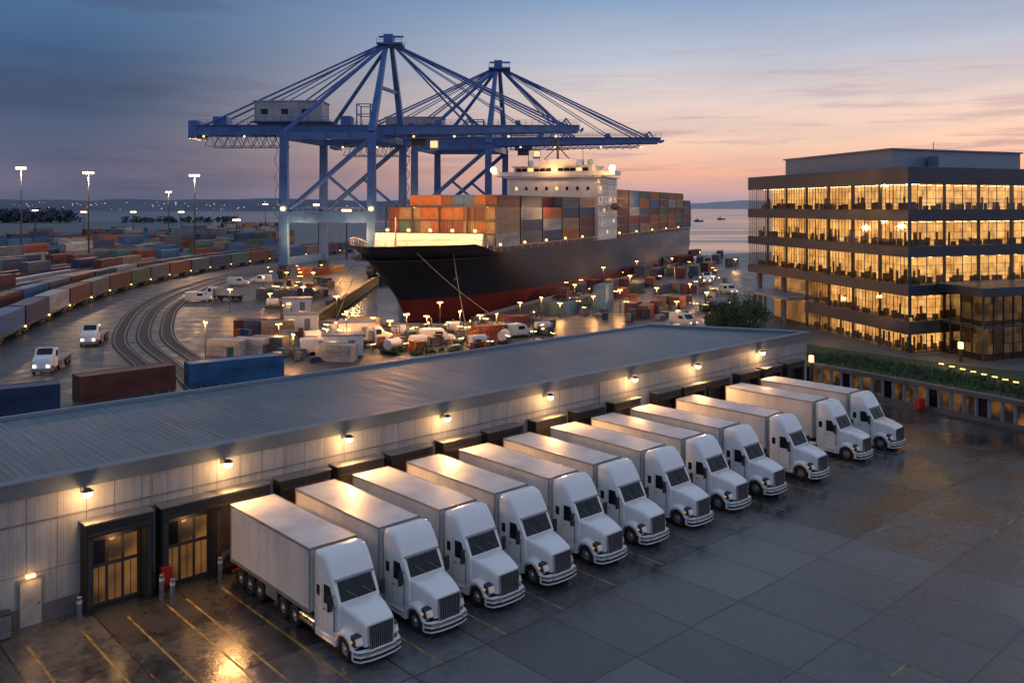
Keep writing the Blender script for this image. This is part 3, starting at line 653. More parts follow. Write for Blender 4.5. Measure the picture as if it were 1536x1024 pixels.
for x,y,z,c,an in stuff:
    m.mi=COLS.index(c); ca,sa=math.cos(an),math.sin(an)
    m.prism([(x+ca*u-sa*v,y+sa*u+ca*v) for u,v in ((-6.1,-1.22),(6.1,-1.22),(6.1,1.22),(-6.1,1.22))],z,z+2.57)
tag(m.build('distant_containers',mats),'mass of mixed container stacks filling the far yard','containers',kind='stuff')

def track(off,label):
    t=empty('railway_track'); base=[(-34,88),(-45,108),(-57,128),(-66,150),(-74,175),(-80,205),(-83,240),(-82,275),(-77,310),(-68,345)]
    pts=[Vector(p) for p in offset(base,-off)]
    sm=[]
    for i in range(len(pts)-1):
        p0,p1,p2,p3=pts[max(0,i-1)],pts[i],pts[i+1],pts[min(len(pts)-1,i+2)]
        for k in range(6):
            u=k/6; sm.append(.5*((2*p1)+(p2-p0)*u+(2*p0-5*p1+4*p2-p3)*u*u+(-p0+3*p1-3*p2+p3)*u**3))
    sm.append(pts[-1])
    def strip(o,w,z0,z1,name,mt):
        m=MB(); rings=[]
        for i,p in enumerate(sm):
            dd=(sm[min(len(sm)-1,i+1)]-sm[max(0,i-1)]).normalized(); n_=Vector((dd.y,-dd.x)); c=p+n_*o
            rings.append([(c.x-n_.x*w/2,c.y-n_.y*w/2,z0),(c.x+n_.x*w/2,c.y+n_.y*w/2,z0),(c.x+n_.x*w/2,c.y+n_.y*w/2,z1),(c.x-n_.x*w/2,c.y-n_.y*w/2,z1)])
        m.loft(rings); m.build(name,mt,t)
    strip(0,2.3,.004,.03,'track_bed',M['bed']); strip(-.72,.12,.031,.14,'rail',M['steel']); strip(.72,.12,.031,.14,'rail',M['steel'])
    tag(t,label,'railway track','curved tracks beside the train')
track(0,'outer curved railway track, nearest the container train'); track(3.4,'middle curved railway track between the outer and inner ones'); track(6.8,'inner curved railway track, nearest the quay')

# ------------------------------------------------------------------ masts
def make_mast(h,heads=4):
    t=empty('light_mast'); MB().cyl((0,0,0),(0,0,h),.34,.14,10).build('pole',M['dark_steel'],t)
    m=MB(); m.box(-1.6,1.6,-.12,.12,h-.1,h+.1); m.box(-.12,.12,-1.0,1.0,h-.1,h+.1); m.build('cross_arm',M['dark_steel'],t)
    for k in range(heads):
        x=-1.35+k*2.7/(heads-1)
        MB().box(x-.34,x+.34,-.5,.05,h-.7,h-.12).build('floodlight',M['bulb'],t)
    MB().box(-.5,.5,-.5,.5,0,.6).build('base',M['concrete'],t)
    return t
masts=[(32,300,33.5,'tall lit light mast at the far left of the yard'),(133,290,31.5,'tall lit light mast second from the left over the train'),(292,300,31,'tall lit light mast over the yard just left of the blue crane'),(253,520,29,'farther light mast behind the rows, left of the third tall mast'),(53,560,18,'short far yard lamp post near the left edge'),(126,560,17,'short far yard lamp post below the second tall mast'),(200,560,17,'short far yard lamp post, third from the left'),(272,560,17,'short far yard lamp post, just behind the third tall mast'),(355,420,14,'short yard lamp post near the crane leg, left one'),(398,600,22,'far lamp post seen just left of the crane leg'),(478,300,21,'lamp post seen between the legs of the near crane'),(520,330,19,'lamp post seen under the portal of the near crane, right one')]
for px,Y,h,lab in masts:
    t=make_mast(h); x,y=XY(px,Y); t.location=(x,y,0); tag(t,lab,'light mast','yard light masts')
for px,Y,h in ((32,300,33),(133,290,31),(292,300,31),(253,520,29)):
    x,y=XY(px,Y); light('mast_light',(x,y-1,h-2),16000,(1,.58,.28),.8)

# ------------------------------------------------------------------ ship
A=math.atan2(.92,.39); SO=Vector((-20.7,168))
ax=Vector((math.cos(A),math.sin(A))); ay=Vector((-math.sin(A),math.cos(A)))
def SL(a,b,z): p=SO+ax*a+ay*b; return (p.x,p.y,z)
ship=empty('container_ship',SL(0,0,0),A,'huge container ship with dark hull and red waterline moored with its bow towards us','ship')
LV=[-5,-2,2.2,5,8,10.4,12.8]
def stem(z): return 2.0-15*max(0,(z+2)/14.8)**1.25
def hb(a,z):
    u=(a-stem(z)); Ln=52-30*max(0,(z+2)/14.8)
    if u<=0: return 0
    f=min(1,u/Ln); w=math.sin(f*math.pi/2)**.75
    e=1
    if a>195: e=1-.35*((a-195)/20)**2*(1.0 if z>3 else 2.2)
    return 14.0*w*max(.05,e)
def ztop(a): return 12.9 if a<4 else (11.0 if a>12 else 12.9-1.9*(a-4)/8)
m=MB(); nL=len(LV)
for side_ in (1,-1):
    rows=[]
    for i in range(60):
        f=(i/59)**1.9; row=[]
        for z in LV:
            a=stem(z)+(215-stem(z))*f
            zz=z if z<12 else ztop(a)
            row.append((a,side_*hb(a,z) if i else 0,zz))
        rows.append(row)
    n0=len(m.v)
    for i in range(59):
        for k in range(nL-1):
            m.f.append((n0+i*nL+k,n0+(i+1)*nL+k,n0+(i+1)*nL+k+1,n0+i*nL+k+1)); m.m.append(1 if k<2 else 0)
    m.v+=[v for r_ in rows for v in r_]
    if side_==1: last1=[n0+59*nL+k for k in range(nL)]
    else: last2=[n0+59*nL+k for k in range(nL)]
for k in range(nL-1): m.f.append((last1[k],last1[k+1],last2[k+1],last2[k])); m.m.append(0 if k>=2 else 1)
hull=m.build('hull',[M['hull_black_hazed'],M['hull_red_hazed']],ship,smooth=True,recalc=True)
dk_=MB(); rw=[]
for i in range(30):
    a=-11.5+226*(i/29)**1.5; rw.append([(a,hb(a,12.8)*.985,10.2),(a,-hb(a,12.8)*.985,10.2)])
dk_.loft(rw,cap=False,closed=False); dk_.build('deck',M['ship_deck'],ship,recalc=False)
for side_ in (1,-1):
    m=MB(); prev=None
    for i in range(46):
        a=-12.4+226*(i/45)**1.7; p=(a,side_*(hb(a,12.8)-.1),ztop(a)+1.0)
        if prev: m.beam(prev,p,.08)
        m.beam((p[0],p[1],ztop(a)-.1),p,.06); prev=p
    m.build('railing',M['ship_white'],ship)
m=MB(); m.add([(9,-12.2,10.2),(9,12.2,10.2),(9.6,12.2,14.6),(9.6,-12.2,14.6),(10.6,-12.2,10.2),(10.6,12.2,10.2),(10.2,12.2,14.6),(10.2,-12.2,14.6)],[(0,1,2,3),(4,5,6,7),(0,1,5,4),(1,2,6,5),(2,3,7,6),(3,0,4,7)])
m.build('breakwater',M['ship_white'],ship)
MB().cyl((-3,0,10.2),(-3,0,18),.25,.12,8).build('foremast',M['ship_white'],ship)
for b in (-4,4):
    m=MB(); m.cyl((-2,b-1.2,11.3),(-2,b+1.2,11.3),.9,n=12); m.box(-3,-1,b-1.6,b-1.2,10.2,12); m.box(-3,-1,b+1.2,b+1.6,10.2,12); m.build('windlass',M['dark_steel'],ship)
MB().box(3,6,-4,4,10.2,12.6).build('deck_house',M['ship_white'],ship)
for b in (-1,1):
    m=MB(); yy=b*hb(4,8); m.beam((4,yy+b*.3,8.6),(4,yy+b*.3,6.0),.35); m.beam((3,yy+b*.35,6.2),(5,yy+b*.35,6.2),.4); m.build('anchor',M['chassis'],ship)
for a0,a1 in ((11,75),(102,205)): MB().box(a0,a1,-12.9,12.9,10.3,11.9).build('hatch_coaming',M['ship_deck'],ship)
for a in [14.6+13.2*k for k in range(5)]+[101.0+13.2*k for k in range(9)]:
    m=MB(); zt=20.0
    for b in (-12.7,-12.7+6.35,0,6.35,12.7): m.beam((a,b,11.9),(a,b,zt),.3)
    for z in (14.5,17.2,20): m.beam((a,-12.9,z),(a,12.9,z),.3)
    m.build('lashing_bridge',M['dark_steel'],ship)
acc=MB().box(81,99,-13.4,13.4,10.2,28.0).build('accommodation_block',M['ship_white'],ship,bevel=.15)
for z in (13,16,19,22,25):
    for b in range(8):
        yb=-10.5+b*3.0; MB().box(80.93,80.997,yb-.35,yb+.35,z-.45,z+.45).build('cabin_window',M['cabin_lit'] if (b+int(z))%4==0 else M['dark_glass'],acc)
    for k in range(5): MB().box(83+k*3.1,83.7+k*3.1,-13.45,-13.402,z-.45,z+.45).build('cabin_window',M['cabin_lit'] if (k+int(z))%5==0 else M['dark_glass'],acc)
    m=MB(); m.box(80.8,99.2,-13.75,-13.403,z+1.3,z+1.4)
    for k in range(10): m.beam((81+k*2,-13.7,z+1.4),(81+k*2,-13.7,z+2.1),.06)
    m.beam((81,-13.7,z+2.1),(99,-13.7,z+2.1),.07); m.build('side_gallery',M['ship_white'],acc)
MB().box(80.4,99.4,-14.2,14.2,28.003,28.3).build('deck_ledge',M['ship_white'],acc)
br_=MB().box(81.5,91,-11.5,11.5,28.303,31.0).build('bridge',M['ship_white'],ship)
MB().box(81.0,87,-18.0,18.0,28.5,29.7).build('bridge_wing',M['ship_white'],br_)
for b in range(12): MB().box(80.93,80.997,-10.5+b*1.78,-9.0+b*1.78,29.75,30.6).build('bridge_window',M['cabin_lit'] if b%4==1 else M['dark_glass'],br_)
MB().box(80.9,91.5,-12,12,31.003,31.3).build('bridge_roof',M['ship_white'],br_)
MB().box(84,90,-6,5,31.303,33.2).build('upper_deckhouse',M['ship_white'],ship)
m=MB(); m.beam((86,0,33),(86,0,40.5),.6,.6,.25,.25); m.beam((86,-3.5,36),(86,3.5,36),.3); m.beam((86,-2.4,38),(86,2.4,38),.25); m.beam((85,-4,33),(86,0,37),.25); m.beam((85,4,33),(86,0,37),.25); m.build('radar_mast',M['dark_steel'],ship)
for b in (-9,9):
    MB().sph((88,b,32.4),.9,10,8).build('radome',M['ship_white'],ship)
    MB().cyl((84,b*.9,31.3),(84,b*.9,36),.12,.06,6).build('antenna',M['dark_steel'],ship)
MB().box(93,98,-4,4,28.303,33.5).build('funnel',M['dark_steel'],ship,bevel=.6)
m=MB(); m.loft([[(92+u*5.0,-15.2+math.cos(q)*1.2*w_,20.0+math.sin(q)*1.1*w_) for q in [k*math.pi/4 for k in range(8)]] for u,w_ in ((-.6,.3),(-.4,.9),(0,1),(.4,.9),(.6,.3))]); m.build('lifeboat',M['c_orange'],ship,smooth=True)
for a,b,z in ((81,-17.4,30.3),(81,17.4,30.3)):
    MB().sph((a-.3,b,z),.9,8,6).build('deck_floodlight',M['bulb'],ship)
for a in (15,28,41,54,67,101,120,140,160,180): MB().sph((a,-13.6,12.4),.28,6,5).build('deck_lamp',M['bulb_small'],ship)
for b in (-10,-5,0,5,10): MB().sph((10.7,b,15.2),.34,6,5).build('deck_lamp',M['bulb_small'],ship)
for a,b,px,py,nm in ((-6,-6.0,752,484,'right one ending near the forklifts'),(2,-9.5,700,497,'right one dropping steeply'),(-9,3.5,500,487,'left one dropping steeply'),(-4,6.5,478,462,'left one running to the long quay')):
    p=Vector(SL(a,b,11.8)); gx,gy=G(px,py); q=Vector((gx,gy,.3)); m=MB(); prev=None
    for k in range(13):
        u=k/12; c=p.lerp(q,u); c.z-=3.0*u*(1-u)
        if prev: m.cyl(prev,c,.07,n=5)
        prev=c.copy()
    tag(m.build('mooring_rope',M['rope'],recalc=False),'mooring rope from the ship bow, '+nm,'rope','mooring ropes')
SW=[5,4,5,1,1,3,.5,2,3,2.5]; AFTW=[6,3,3,1,2,4,2,2,3,1]
for c in range(10):
    for z in range(4):
        if c>=8 and z==3: continue
        b=-11.5+c*2.5
        colr=R.choices(COLS,weights=[5,1.0,7,.8,1.2,2,.4,.8,1.6,5])[0]
        container(SL(21.2,b,11.95+z*2.62),A,colr,12.19,'%s foredeck container, front stack, %s column from the right, %s tier'%(colr,ordw(c+1),ordw(z+1)),'containers stacked on the ship foredeck')
for bay in range(1,5):
    for c in range(2):
        for z in range(4):
            colr=pick([2,6,1.5,1,1,2,.5,3,5,1.5] if bay<3 else SW); b=-11.5+c*2.5
            if z==3 and R.random()<.15: continue
            container(SL(21.2+bay*13.2,b,11.95+z*2.62),A,colr,12.19,'%s foredeck container, %s bay from the bow, %s row in, %s tier'%(colr,ordw(bay+1),ordw(c+1),ordw(z+1)),'containers stacked on the ship foredeck')
for bay in range(8):
    for c in range(2):
        for z in range(5):
            if z==4 and bay in (7,): continue
            colr=pick(AFTW); b=-11.5+c*2.5
            container(SL(107.8+bay*13.2,b,11.95+z*2.62),A,colr,12.19,'%s container aft of the bridge, %s bay back, %s row in, %s tier'%(colr,ordw(bay+1),ordw(c+1),ordw(z+1)),'containers stacked aft on the ship')
for p,e in ((SL(-4,0,22),13000),(SL(5,-10,15.5),3200),(SL(5,10,15.5),3200),(SL(5,0,17),2600),(SL(78,0,32),2500),(SL(79,-18,31),3500),(SL(40,-17,20),1500),(SL(120,-18,22),1500)):  # strongest light, above the foredeck, is an added amber fill for front stacks
    light('ship_deck_and_fill_light',p,e,(1,.46,.14),.5)

# ------------------------------------------------------------------ gantry cranes
def make_crane():
    t=empty('gantry_crane'); bl=M['crane_blue']
    fl,rl,fr_,rr_=(-28,-13),(-22.5,14),(-3,-13),(2.5,14)
    for (x,y) in (fl,rl,fr_,rr_):
        MB().beam((x,y,3.2),(x,y,41.2),2.7,2.3,2.2,2.0).build('leg',bl,t,bevel=.12)
        m=MB()
        for k in (-4,-2.4,2.4,4): m.cyl((x-.5,y+k,.6),(x+.5,y+k,.6),.55,n=10)
        m.box(x-.8,x+.8,y-4.8,y+4.8,1.0,2.1); m.box(x-1.1,x+1.1,y-2.0,y+2.0,2.1,3.2); m.build('bogie',M['dark_steel'],t)
    for (p,q) in ((fl,rl),(fr_,rr_)):
        MB().beam((p[0],p[1],4.4),(q[0],q[1],4.4),1.6,2.0).build('sill_beam',bl,t)
        MB().beam((p[0],p[1],40.2),(q[0],q[1],40.2),1.6,2.2).build('top_cross_beam',bl,t)
        MB().beam((p[0],p[1],17.6),(q[0],q[1],17.6),1.2,1.8).build('cross_beam',bl,t)
    for (p,q) in ((fl,fr_),(rl,rr_)):
        MB().beam((p[0],p[1],17.0),(q[0],q[1],17.0),1.8,3.1).build('portal_beam',bl,t)
        MB().beam((p[0],p[1],40.2),(q[0],q[1],40.2),1.4,1.8).build('top_beam',bl,t)
        MB().cyl((p[0]+.6,p[1],18.4),(q[0]-.6,q[1],39.2),.72,n=10).build('diagonal_brace',bl,t)
        MB().cyl((q[0]-.6,q[1],18.6),((p[0]+q[0])/2,p[1],28.8),.45,n=8).build('diagonal_brace',bl,t)
        m=MB()
        a,b=Vector((p[0],p[1]-1.1,19.6)),Vector((q[0],q[1]-1.1,19.6)); m.beam(a,b,.08)
        for k in range(14): c=a.lerp(b,k/13); m.beam(c,(c.x,c.y,18.4),.06)
        m.build('walkway_railing',M['crane_grey'],t)
    for y in (-3.2,4.2):
        MB().box(-57,2,y-.8,y+.8,41.2,44.2).build('girder',bl,t)
        b=MB(); b.add([(2.3,y-.8,41.2),(2.3,y+.8,41.2),(2.3,y+.8,44.2),(2.3,y-.8,44.2),(57,y-.6,42.3),(57,y+.6,42.3),(57,y+.6,44.0),(57,y-.6,44.0)],[(0,1,2,3),(4,5,6,7),(0,1,5,4),(1,2,6,5),(2,3,7,6),(3,0,4,7)]); b.build('boom',bl,t)
        m=MB(); m.beam((4,y,40.2),(50,y,41.2),.3)
        for k in range(16):
            x=4+k*2.9; m.beam((x,y,40.2+.02*k),(x+1.45,y,41.6),.18); m.beam((x+1.45,y,41.6),(x+2.9,y,40.25+.02*k),.18)
        m.build('boom_truss',bl,t)
        r_=MB(); yo=y+(-1.3 if y<0 else 1.3)
        for z in (44.9,45.5): r_.beam((-57,yo,z),(57,yo,z),.09)
        for k in range(58): r_.beam((-57+2*k,yo,44.1),(-57+2*k,yo,45.5),.08)
        r_.box(-57,57,min(yo,y),max(yo,y),44.0,44.12); r_.build('walkway_railing',bl,t)
        for x in (24,53):
            m=MB(); m.beam((x-1.5,y,44.1),(x,y,46.2),.4); m.beam((x+1.5,y,44.1),(x,y,46.2),.4); m.build('stay_bracket',bl,t)
    m=MB()
    for k in range(20): m.beam((-56+6*k,-3.2,43.0),(-56+6*k,4.2,43.0),.5,.7)
    m.build('girder_tie',bl,t)
    m=MB(); zb=37.9
    for y in (-3.2,4.2):
        m.beam((-54,y,zb),(-31,y,zb),.3)
        for k in range(8):
            x=-54+k*2.9; m.beam((x,y,zb),(x+1.45,y,41.4),.2); m.beam((x+1.45,y,41.4),(x+2.9,y,zb),.2)
    m.build('lattice_truss',M['crane_grey'],t)
    MB().box(-58.5,-56,-4.5,5.5,40.2,45.4).build('end_platform',bl,t)
    for (x0,x1,z0,z1) in ((-52,-48,44.2,46.8),(-14,-11,44.2,47),(14,16,44.2,45.8),(38,39.5,44.1,45.6)): MB().box(x0,x1,-2.2,3.2,z0,z1).build('winch_house',bl,t)
    for (p,q,w0,w1) in (((-3,-13,41.2),(-.6,-1.2,68.6),2.0,1.2),((2.5,14,41.2),(.6,2.2,68.6),2.0,1.2)):
        MB().beam(p,q,w0,w0,w1,w1).build('tower_leg',bl,t,bevel=.08)
    for (p,q) in (((-28,-13,41.2),(-1,-1.5,68)),((-22.5,14,41.2),(-1,2.5,68))): MB().cyl(p,q,.68,.55,10).build('back_strut',bl,t)
    MB().beam((-1.9,-7.0,55),(1.6,8.2,55),.9).build('tower_tie',bl,t)
    m=MB(); m.box(-3.2,4.4,-3.4,4.4,68.2,68.7); m.box(-1.3,1.5,-2,3,68.7,71.4); m.beam((-3.0,.5,71),(4.4,.5,71),.5)
    for x in (-3.1,4.3):
        for y in (-3.3,4.3): m.beam((x,y,68.7),(x,y,70),.1)
    for z in (69.4,70.0):
        m.beam((-3.1,-3.3,z),(4.3,-3.3,z),.09); m.beam((-3.1,4.3,z),(4.3,4.3,z),.09)
    m.build('apex_platform',bl,t)
    for y,ya in ((-3.2,-1.2),(4.2,2.2)):
        for x,r_ in ((53,.30),(49,.22),(40,.16),(27,.34),(24,.22)): MB().cyl((.6,ya,69),(x,y,44.1),r_,n=6).build('forestay',bl,t)
        for x,r_ in ((-54,.30),(-45,.18),(-34,.26)): MB().cyl((-.6,ya,69),(x,y,44.1),r_,n=6).build('backstay',bl,t)
    mh=MB().box(-39,-19,-4.6,5.6,45.2,51.0).build('machinery_house',M['crane_grey'],t,bevel=.15)
    MB().box(-39.3,-18.7,-4.9,5.9,51.003,51.3).build('house_roof',M['crane_grey'],mh)
    m=MB()
    for k in range(8): m.box(-38.6+k*2.6,-38.5+k*2.6,-4.66,-4.603,45.3,50.9)
    m.build('house_panel_seam',M['steel'],mh)
    for k in range(3): MB().box(-37+k*6,-35+k*6,-4.68,-4.603,47.2,48.8).build('house_window',M['dark_glass'],mh)
    m=MB()
    for k in range(12): m.beam((-39+2*k,-5.6,45.1),(-39+2*k,-5.6,46.4),.08)
    m.beam((-39,-5.6,46.4),(-17,-5.6,46.4),.09); m.box(-40,-16,-5.7,5.9,44.9,45.1); m.build('house_walkway',bl,mh)
    m=MB(); m.box(6,12,-3,4,40.0,41.18); m.box(7,11,-1.5,2.5,38.2,40.0); m.build('trolley',M['dark_steel'],t)
    cb_=MB().box(12.4,15,-1.2,1.4,37.0,40.1).build('operator_cab',M['crane_grey'],t,bevel=.1); MB().box(12.6,14.8,-1.26,-1.203,37.6,39.6).build('cab_window',M['cabin_lit'],cb_)
    m=MB(); zz=4.5; s_=1
    while zz<39:
        if s_>0: m.beam((-31.0,-12.2,zz),(-29.4,-14.8,zz+2.4),.12,.25)
        else: m.beam((-29.4,-14.8,zz),(-31.0,-12.2,zz+2.4),.12,.25)
        zz+=2.4; s_=-s_
    m.build('stair_flight',bl,t)
    m=MB()
    for x in (-9,-5):
        for y in (-3.2,4.2): m.beam((x,y,44.2),(x,y,50.5),.35)
    for z in (47.4,50.4):
        for y in (-3.2,4.2): m.beam((-9,y,z),(-5,y,z),.25)
        for x in (-9,-5): m.beam((x,-3.2,z),(x,4.2,z),.25)
    m.build('service_frame',bl,t)
    for x in (-54,-42,-30,-12,-2,8,20,36,50): MB().sph((x,-4.3,40.7),.28,6,5).build('work_lamp',M['bulb_small'],t)
    for (x,y) in (fl,fr_): MB().box(x-.5,x+.5,y-1.7,y-1.3,19,19.8).build('floodlight',M['bulb_far'],t)
    return t
cr=make_crane(); cr.location=(-37,264,0); tag(cr,'nearer blue gantry crane, left of the two, with grey machinery house','crane','blue gantry cranes')
c2=dup(cr); c2.location=(-5,311,0); tag(c2,'farther blue gantry crane whose boom reaches right over the ship','crane','blue gantry cranes')
for p,e in (((-60,248,12),6500),((-44,246,12),7500),((-30,292,16),5000),((-50,262,10),6000)): light('crane_flood',p,e,(1,.45,.13),.6)

# ------------------------------------------------------------------ office
Cn=Vector((47.3,105.0)); g_=Vector((-.2,.98)).normalized(); e_=Vector((.92,.39)).normalized(); LA,LB,LLow=41.4,30.0,24.0
off=empty('office_building',(Cn.x,Cn.y,0),0,'modern dark office building with long bands of amber lit windows','office building')
def lp(u,v): p=e_*u+g_*v; return (p.x,p.y)
def quad(u0,u1,v0,v1): return [lp(u0,v0),lp(u1,v0),lp(u1,v1),lp(u0,v1)]
MB().prism(quad(0,LB,0,LA),22.8,24.8).build('parapet',M['office_dark'],off,bevel=.04)
MB().prism(quad(.6,LB-.6,.6,LA-.6),24.803,24.85).build('roof',M['office_roof'],off)
for z0,z1 in ((18.3,19.6),(14.0,15.15),(9.3,10.5)): MB().prism(quad(0,LB,0,LA),z0,z1).build('spandrel_band',M['office_dark'],off,bevel=.03)
MB().prism(quad(.3,LB,.3,LLow),4.7,6.1).build('spandrel_band',M['office_dark'],off,bevel=.03)
MB().prism(quad(-.5,LB+2,-1.2,LLow+2),2.0,2.42).build('plinth',M['concrete_dark'],off)
floors=[(19.6,22.8,LA),(15.15,18.3,LA),(10.5,14.0,LA),(6.1,9.3,LLow),(2.42,4.7,LLow)]
for fi,(z0,z1,la) in enumerate(floors):
    ins=.03 if fi<3 else .34
    MB().prism(quad(3.4,LB-2,3.4,la-2.5),z0+.003,z1-.003).build('interior_core',M['interior'],off)
    MB().prism(quad(ins+.1,LB-.5,ins+.1,la-.5),z0+.004,z0+.02).build('interior_floor',M['office_floor'],off)
    m=MB()
    for k in range(int(la/3)):
        v=1.5+k*3; m.prism(quad(1.0,3.2,v,v+.25),z1-.10,z1-.04)
    for k in range(int(LB/3)):
        u=1.5+k*3; m.prism(quad(u,u+.25,1.0,3.2),z1-.20,z1-.14)
    m.build('ceiling_light',M['ceil_light'],off)
    m=MB(); r=random.Random(fi+3)
    for k in range(int(la/1.1)):
        v=.9+k*1.1+r.uniform(-.3,.3); u=r.uniform(1.0,2.6)
        m.prism(quad(u,u+r.uniform(.3,.6),v,min(la-.6,v+r.uniform(.3,.8))),z0+.02,z0+r.uniform(.5,1.0))
        if r.random()<.3: m.prism(quad(u+.7,u+.85,v,v+.28),z0+.02,z0+1.65)
    for k in range(int(LB/1.1)):
        u=.9+k*1.1+r.uniform(-.3,.3); v=r.uniform(1.0,2.6)
        m.prism(quad(u,u+r.uniform(.3,.8),v,v+r.uniform(.3,.6)),z0+.02,z0+r.uniform(.5,1.0))
        if r.random()<.3: m.prism(quad(u,u+.28,v+.7,v+.85),z0+.02,z0+1.65)
    m.build('interior_furniture',M['furn'],off)
    for k in range(int(la/6)+1): MB().prism(quad(.9,1.2,.8+k*5.9,1.1+k*5.9),z0+.021,z1-.01).build('column',M['office_dark'],off)
    for k in range(1,4): MB().prism(quad(.8+k*5.9,1.1+k*5.9,.9,1.2),z0+.021,z1-.01).build('column',M['office_dark'],off)
    nA_=int(round(la/2.95)); sp=(la-2*ins)/nA_
    for k in range(nA_):
        v0=ins+k*sp; w_=MB().prism(quad(ins,ins+.04,v0+.04,v0+sp-.04),z0+.05,z1-.05).build('window',M['pane'],off)
        m=MB(); m.prism(quad(ins-.028,ins+.08,v0-.035,v0+.035),z0+.002,z1-.002); m.prism(quad(ins-.02,ins+.06,v0+.036,v0+sp-.036),z0+.002,z0+.07); m.prism(quad(ins-.02,ins+.06,v0+.036,v0+sp-.036),z1-.07,z1-.002)
        for q in (.25,.5,.75): m.prism(quad(ins-.015,ins+.05,v0+sp*q-.02,v0+sp*q+.02),z0+.071,z1-.071)
        m.prism(quad(ins-.012,ins+.048,v0+.036,v0+sp-.036),z0+.85,z0+.89)
        m.build('window_frame',M['office_dark'],w_)
    sp=(LB-2*ins)/10
    for k in range(8):
        u0=ins+k*sp
        w_=MB().prism(quad(u0+.04,u0+sp-.04,ins,ins+.04),z0+.05,z1-.05).build('window',M['pane'],off)
        m=MB(); m.prism(quad(u0-.035,u0+.035,ins-.028,ins+.08),z0+.002,z1-.002); m.prism(quad(u0+.036,u0+sp-.036,ins-.02,ins+.06),z0+.002,z0+.07); m.prism(quad(u0+.036,u0+sp-.036,ins-.02,ins+.06),z1-.07,z1-.002)
        for q in (.5,): m.prism(quad(u0+sp*q-.02,u0+sp*q+.02,ins-.015,ins+.05),z0+.071,z1-.071)
        m.prism(quad(u0+.036,u0+sp-.036,ins-.012,ins+.048),z0+.85,z0+.89)
        m.build('window_frame',M['office_dark'],w_)
pn=MB().prism(quad(4,LB-2,8,LA-6),24.86,27.4).build('penthouse',M['pent'],off)
MB().prism(quad(3.7,LB-1.7,7.7,LA-5.7),27.403,27.6).build('penthouse_roof',M['office_roof'],pn)
MB().prism(quad(10,14,5.5,7.6),24.86,26.6).build('roof_unit',M['pent'],off)
MB().cyl((*lp(15,12),27.6),(*lp(15,12),29.0),.05,n=6).build('roof_antenna',M['dark_steel'],off)
MB().prism(quad(-2.4,8,LLow+.6,LA-3),6.3,6.75).build('entrance_canopy',M['pent'],off)
for v in (LLow+3,LLow+9,LA-5):
    p=lp(-1.5,v); MB().cyl((p[0],p[1],0),(p[0],p[1],6.3),.25,n=10).build('canopy_column',M['concrete'],off)
for v in (LLow+8,LA-1.5):
    for u in (1.5,10):
        p=lp(u,v); MB().cyl((p[0],p[1],0),(p[0],p[1],9.3),.45,n=12).build('column',M['concrete'],off)
MB().prism(quad(3,LB-2,LLow+.05,LA-4),2.0,9.29).build('recessed_wall',M['interior_dim'],off)  # wall surface glows by itself, imitating lit rooms under the overhang
ann=empty('glass_annex',(Cn.x,Cn.y,0),0,'two-storey dark framed glass annex at the right edge of the office building','annex')
U0,U1,V0,V1=5.0,34,-7.5,-.1
MB().prism(quad(U0-.6,U1,V0-.6,V1),9.8,10.8).build('roof',M['office_dark'],ann,bevel=.04)
MB().prism(quad(U0,U1,V0,V1),6.1,6.4).build('floor_band',M['office_dark'],ann)
MB().prism(quad(U0+3.5,U1,V0+3.5,V1),2.43,9.79).build('interior_core',M['interior_dim'],ann)
for zz0,zz1 in ((2.43,6.1),(6.4,9.8)):
    for k in range(14):
        u0=U0+.1+k*1.6; w_=MB().prism(quad(u0+.05,u0+1.55,V0+.1,V0+.13),zz0+.05,zz1-.05).build('window',M['pane_dark'],ann)
        m=MB(); m.prism(quad(u0-.05,u0+.05,V0,V0+.2),zz0,zz1); m.prism(quad(u0+.051,u0+1.549,V0+.06,V0+.16),(zz0+zz1)/2-.03,(zz0+zz1)/2+.03); m.build('window_frame',M['office_dark'],w_)
    for k in range(4):
        v0=V0+.2+k*1.8; w_=MB().prism(quad(U0+.1,U0+.13,v0+.05,v0+1.75),zz0+.05,zz1-.05).build('window',M['pane_dark'],ann)
        MB().prism(quad(U0,U0+.2,v0-.05,v0+.05),zz0,zz1).build('window_frame',M['office_dark'],w_)
for u,z in ((8,5.5),(14,9)):
    p=lp(u,V0+2.0); light('annex_light',(Cn.x+p[0],Cn.y+p[1],z),70,(1,.5,.18),.3)
p=lp(2,-4); light('entrance_light',(Cn.x+p[0],Cn.y+p[1],5.0),120,(1,.5,.18),.3)
p=lp(-4,12); light('plaza_light',(Cn.x+p[0],Cn.y+p[1],5.0),120,(1,.5,.18),.3)

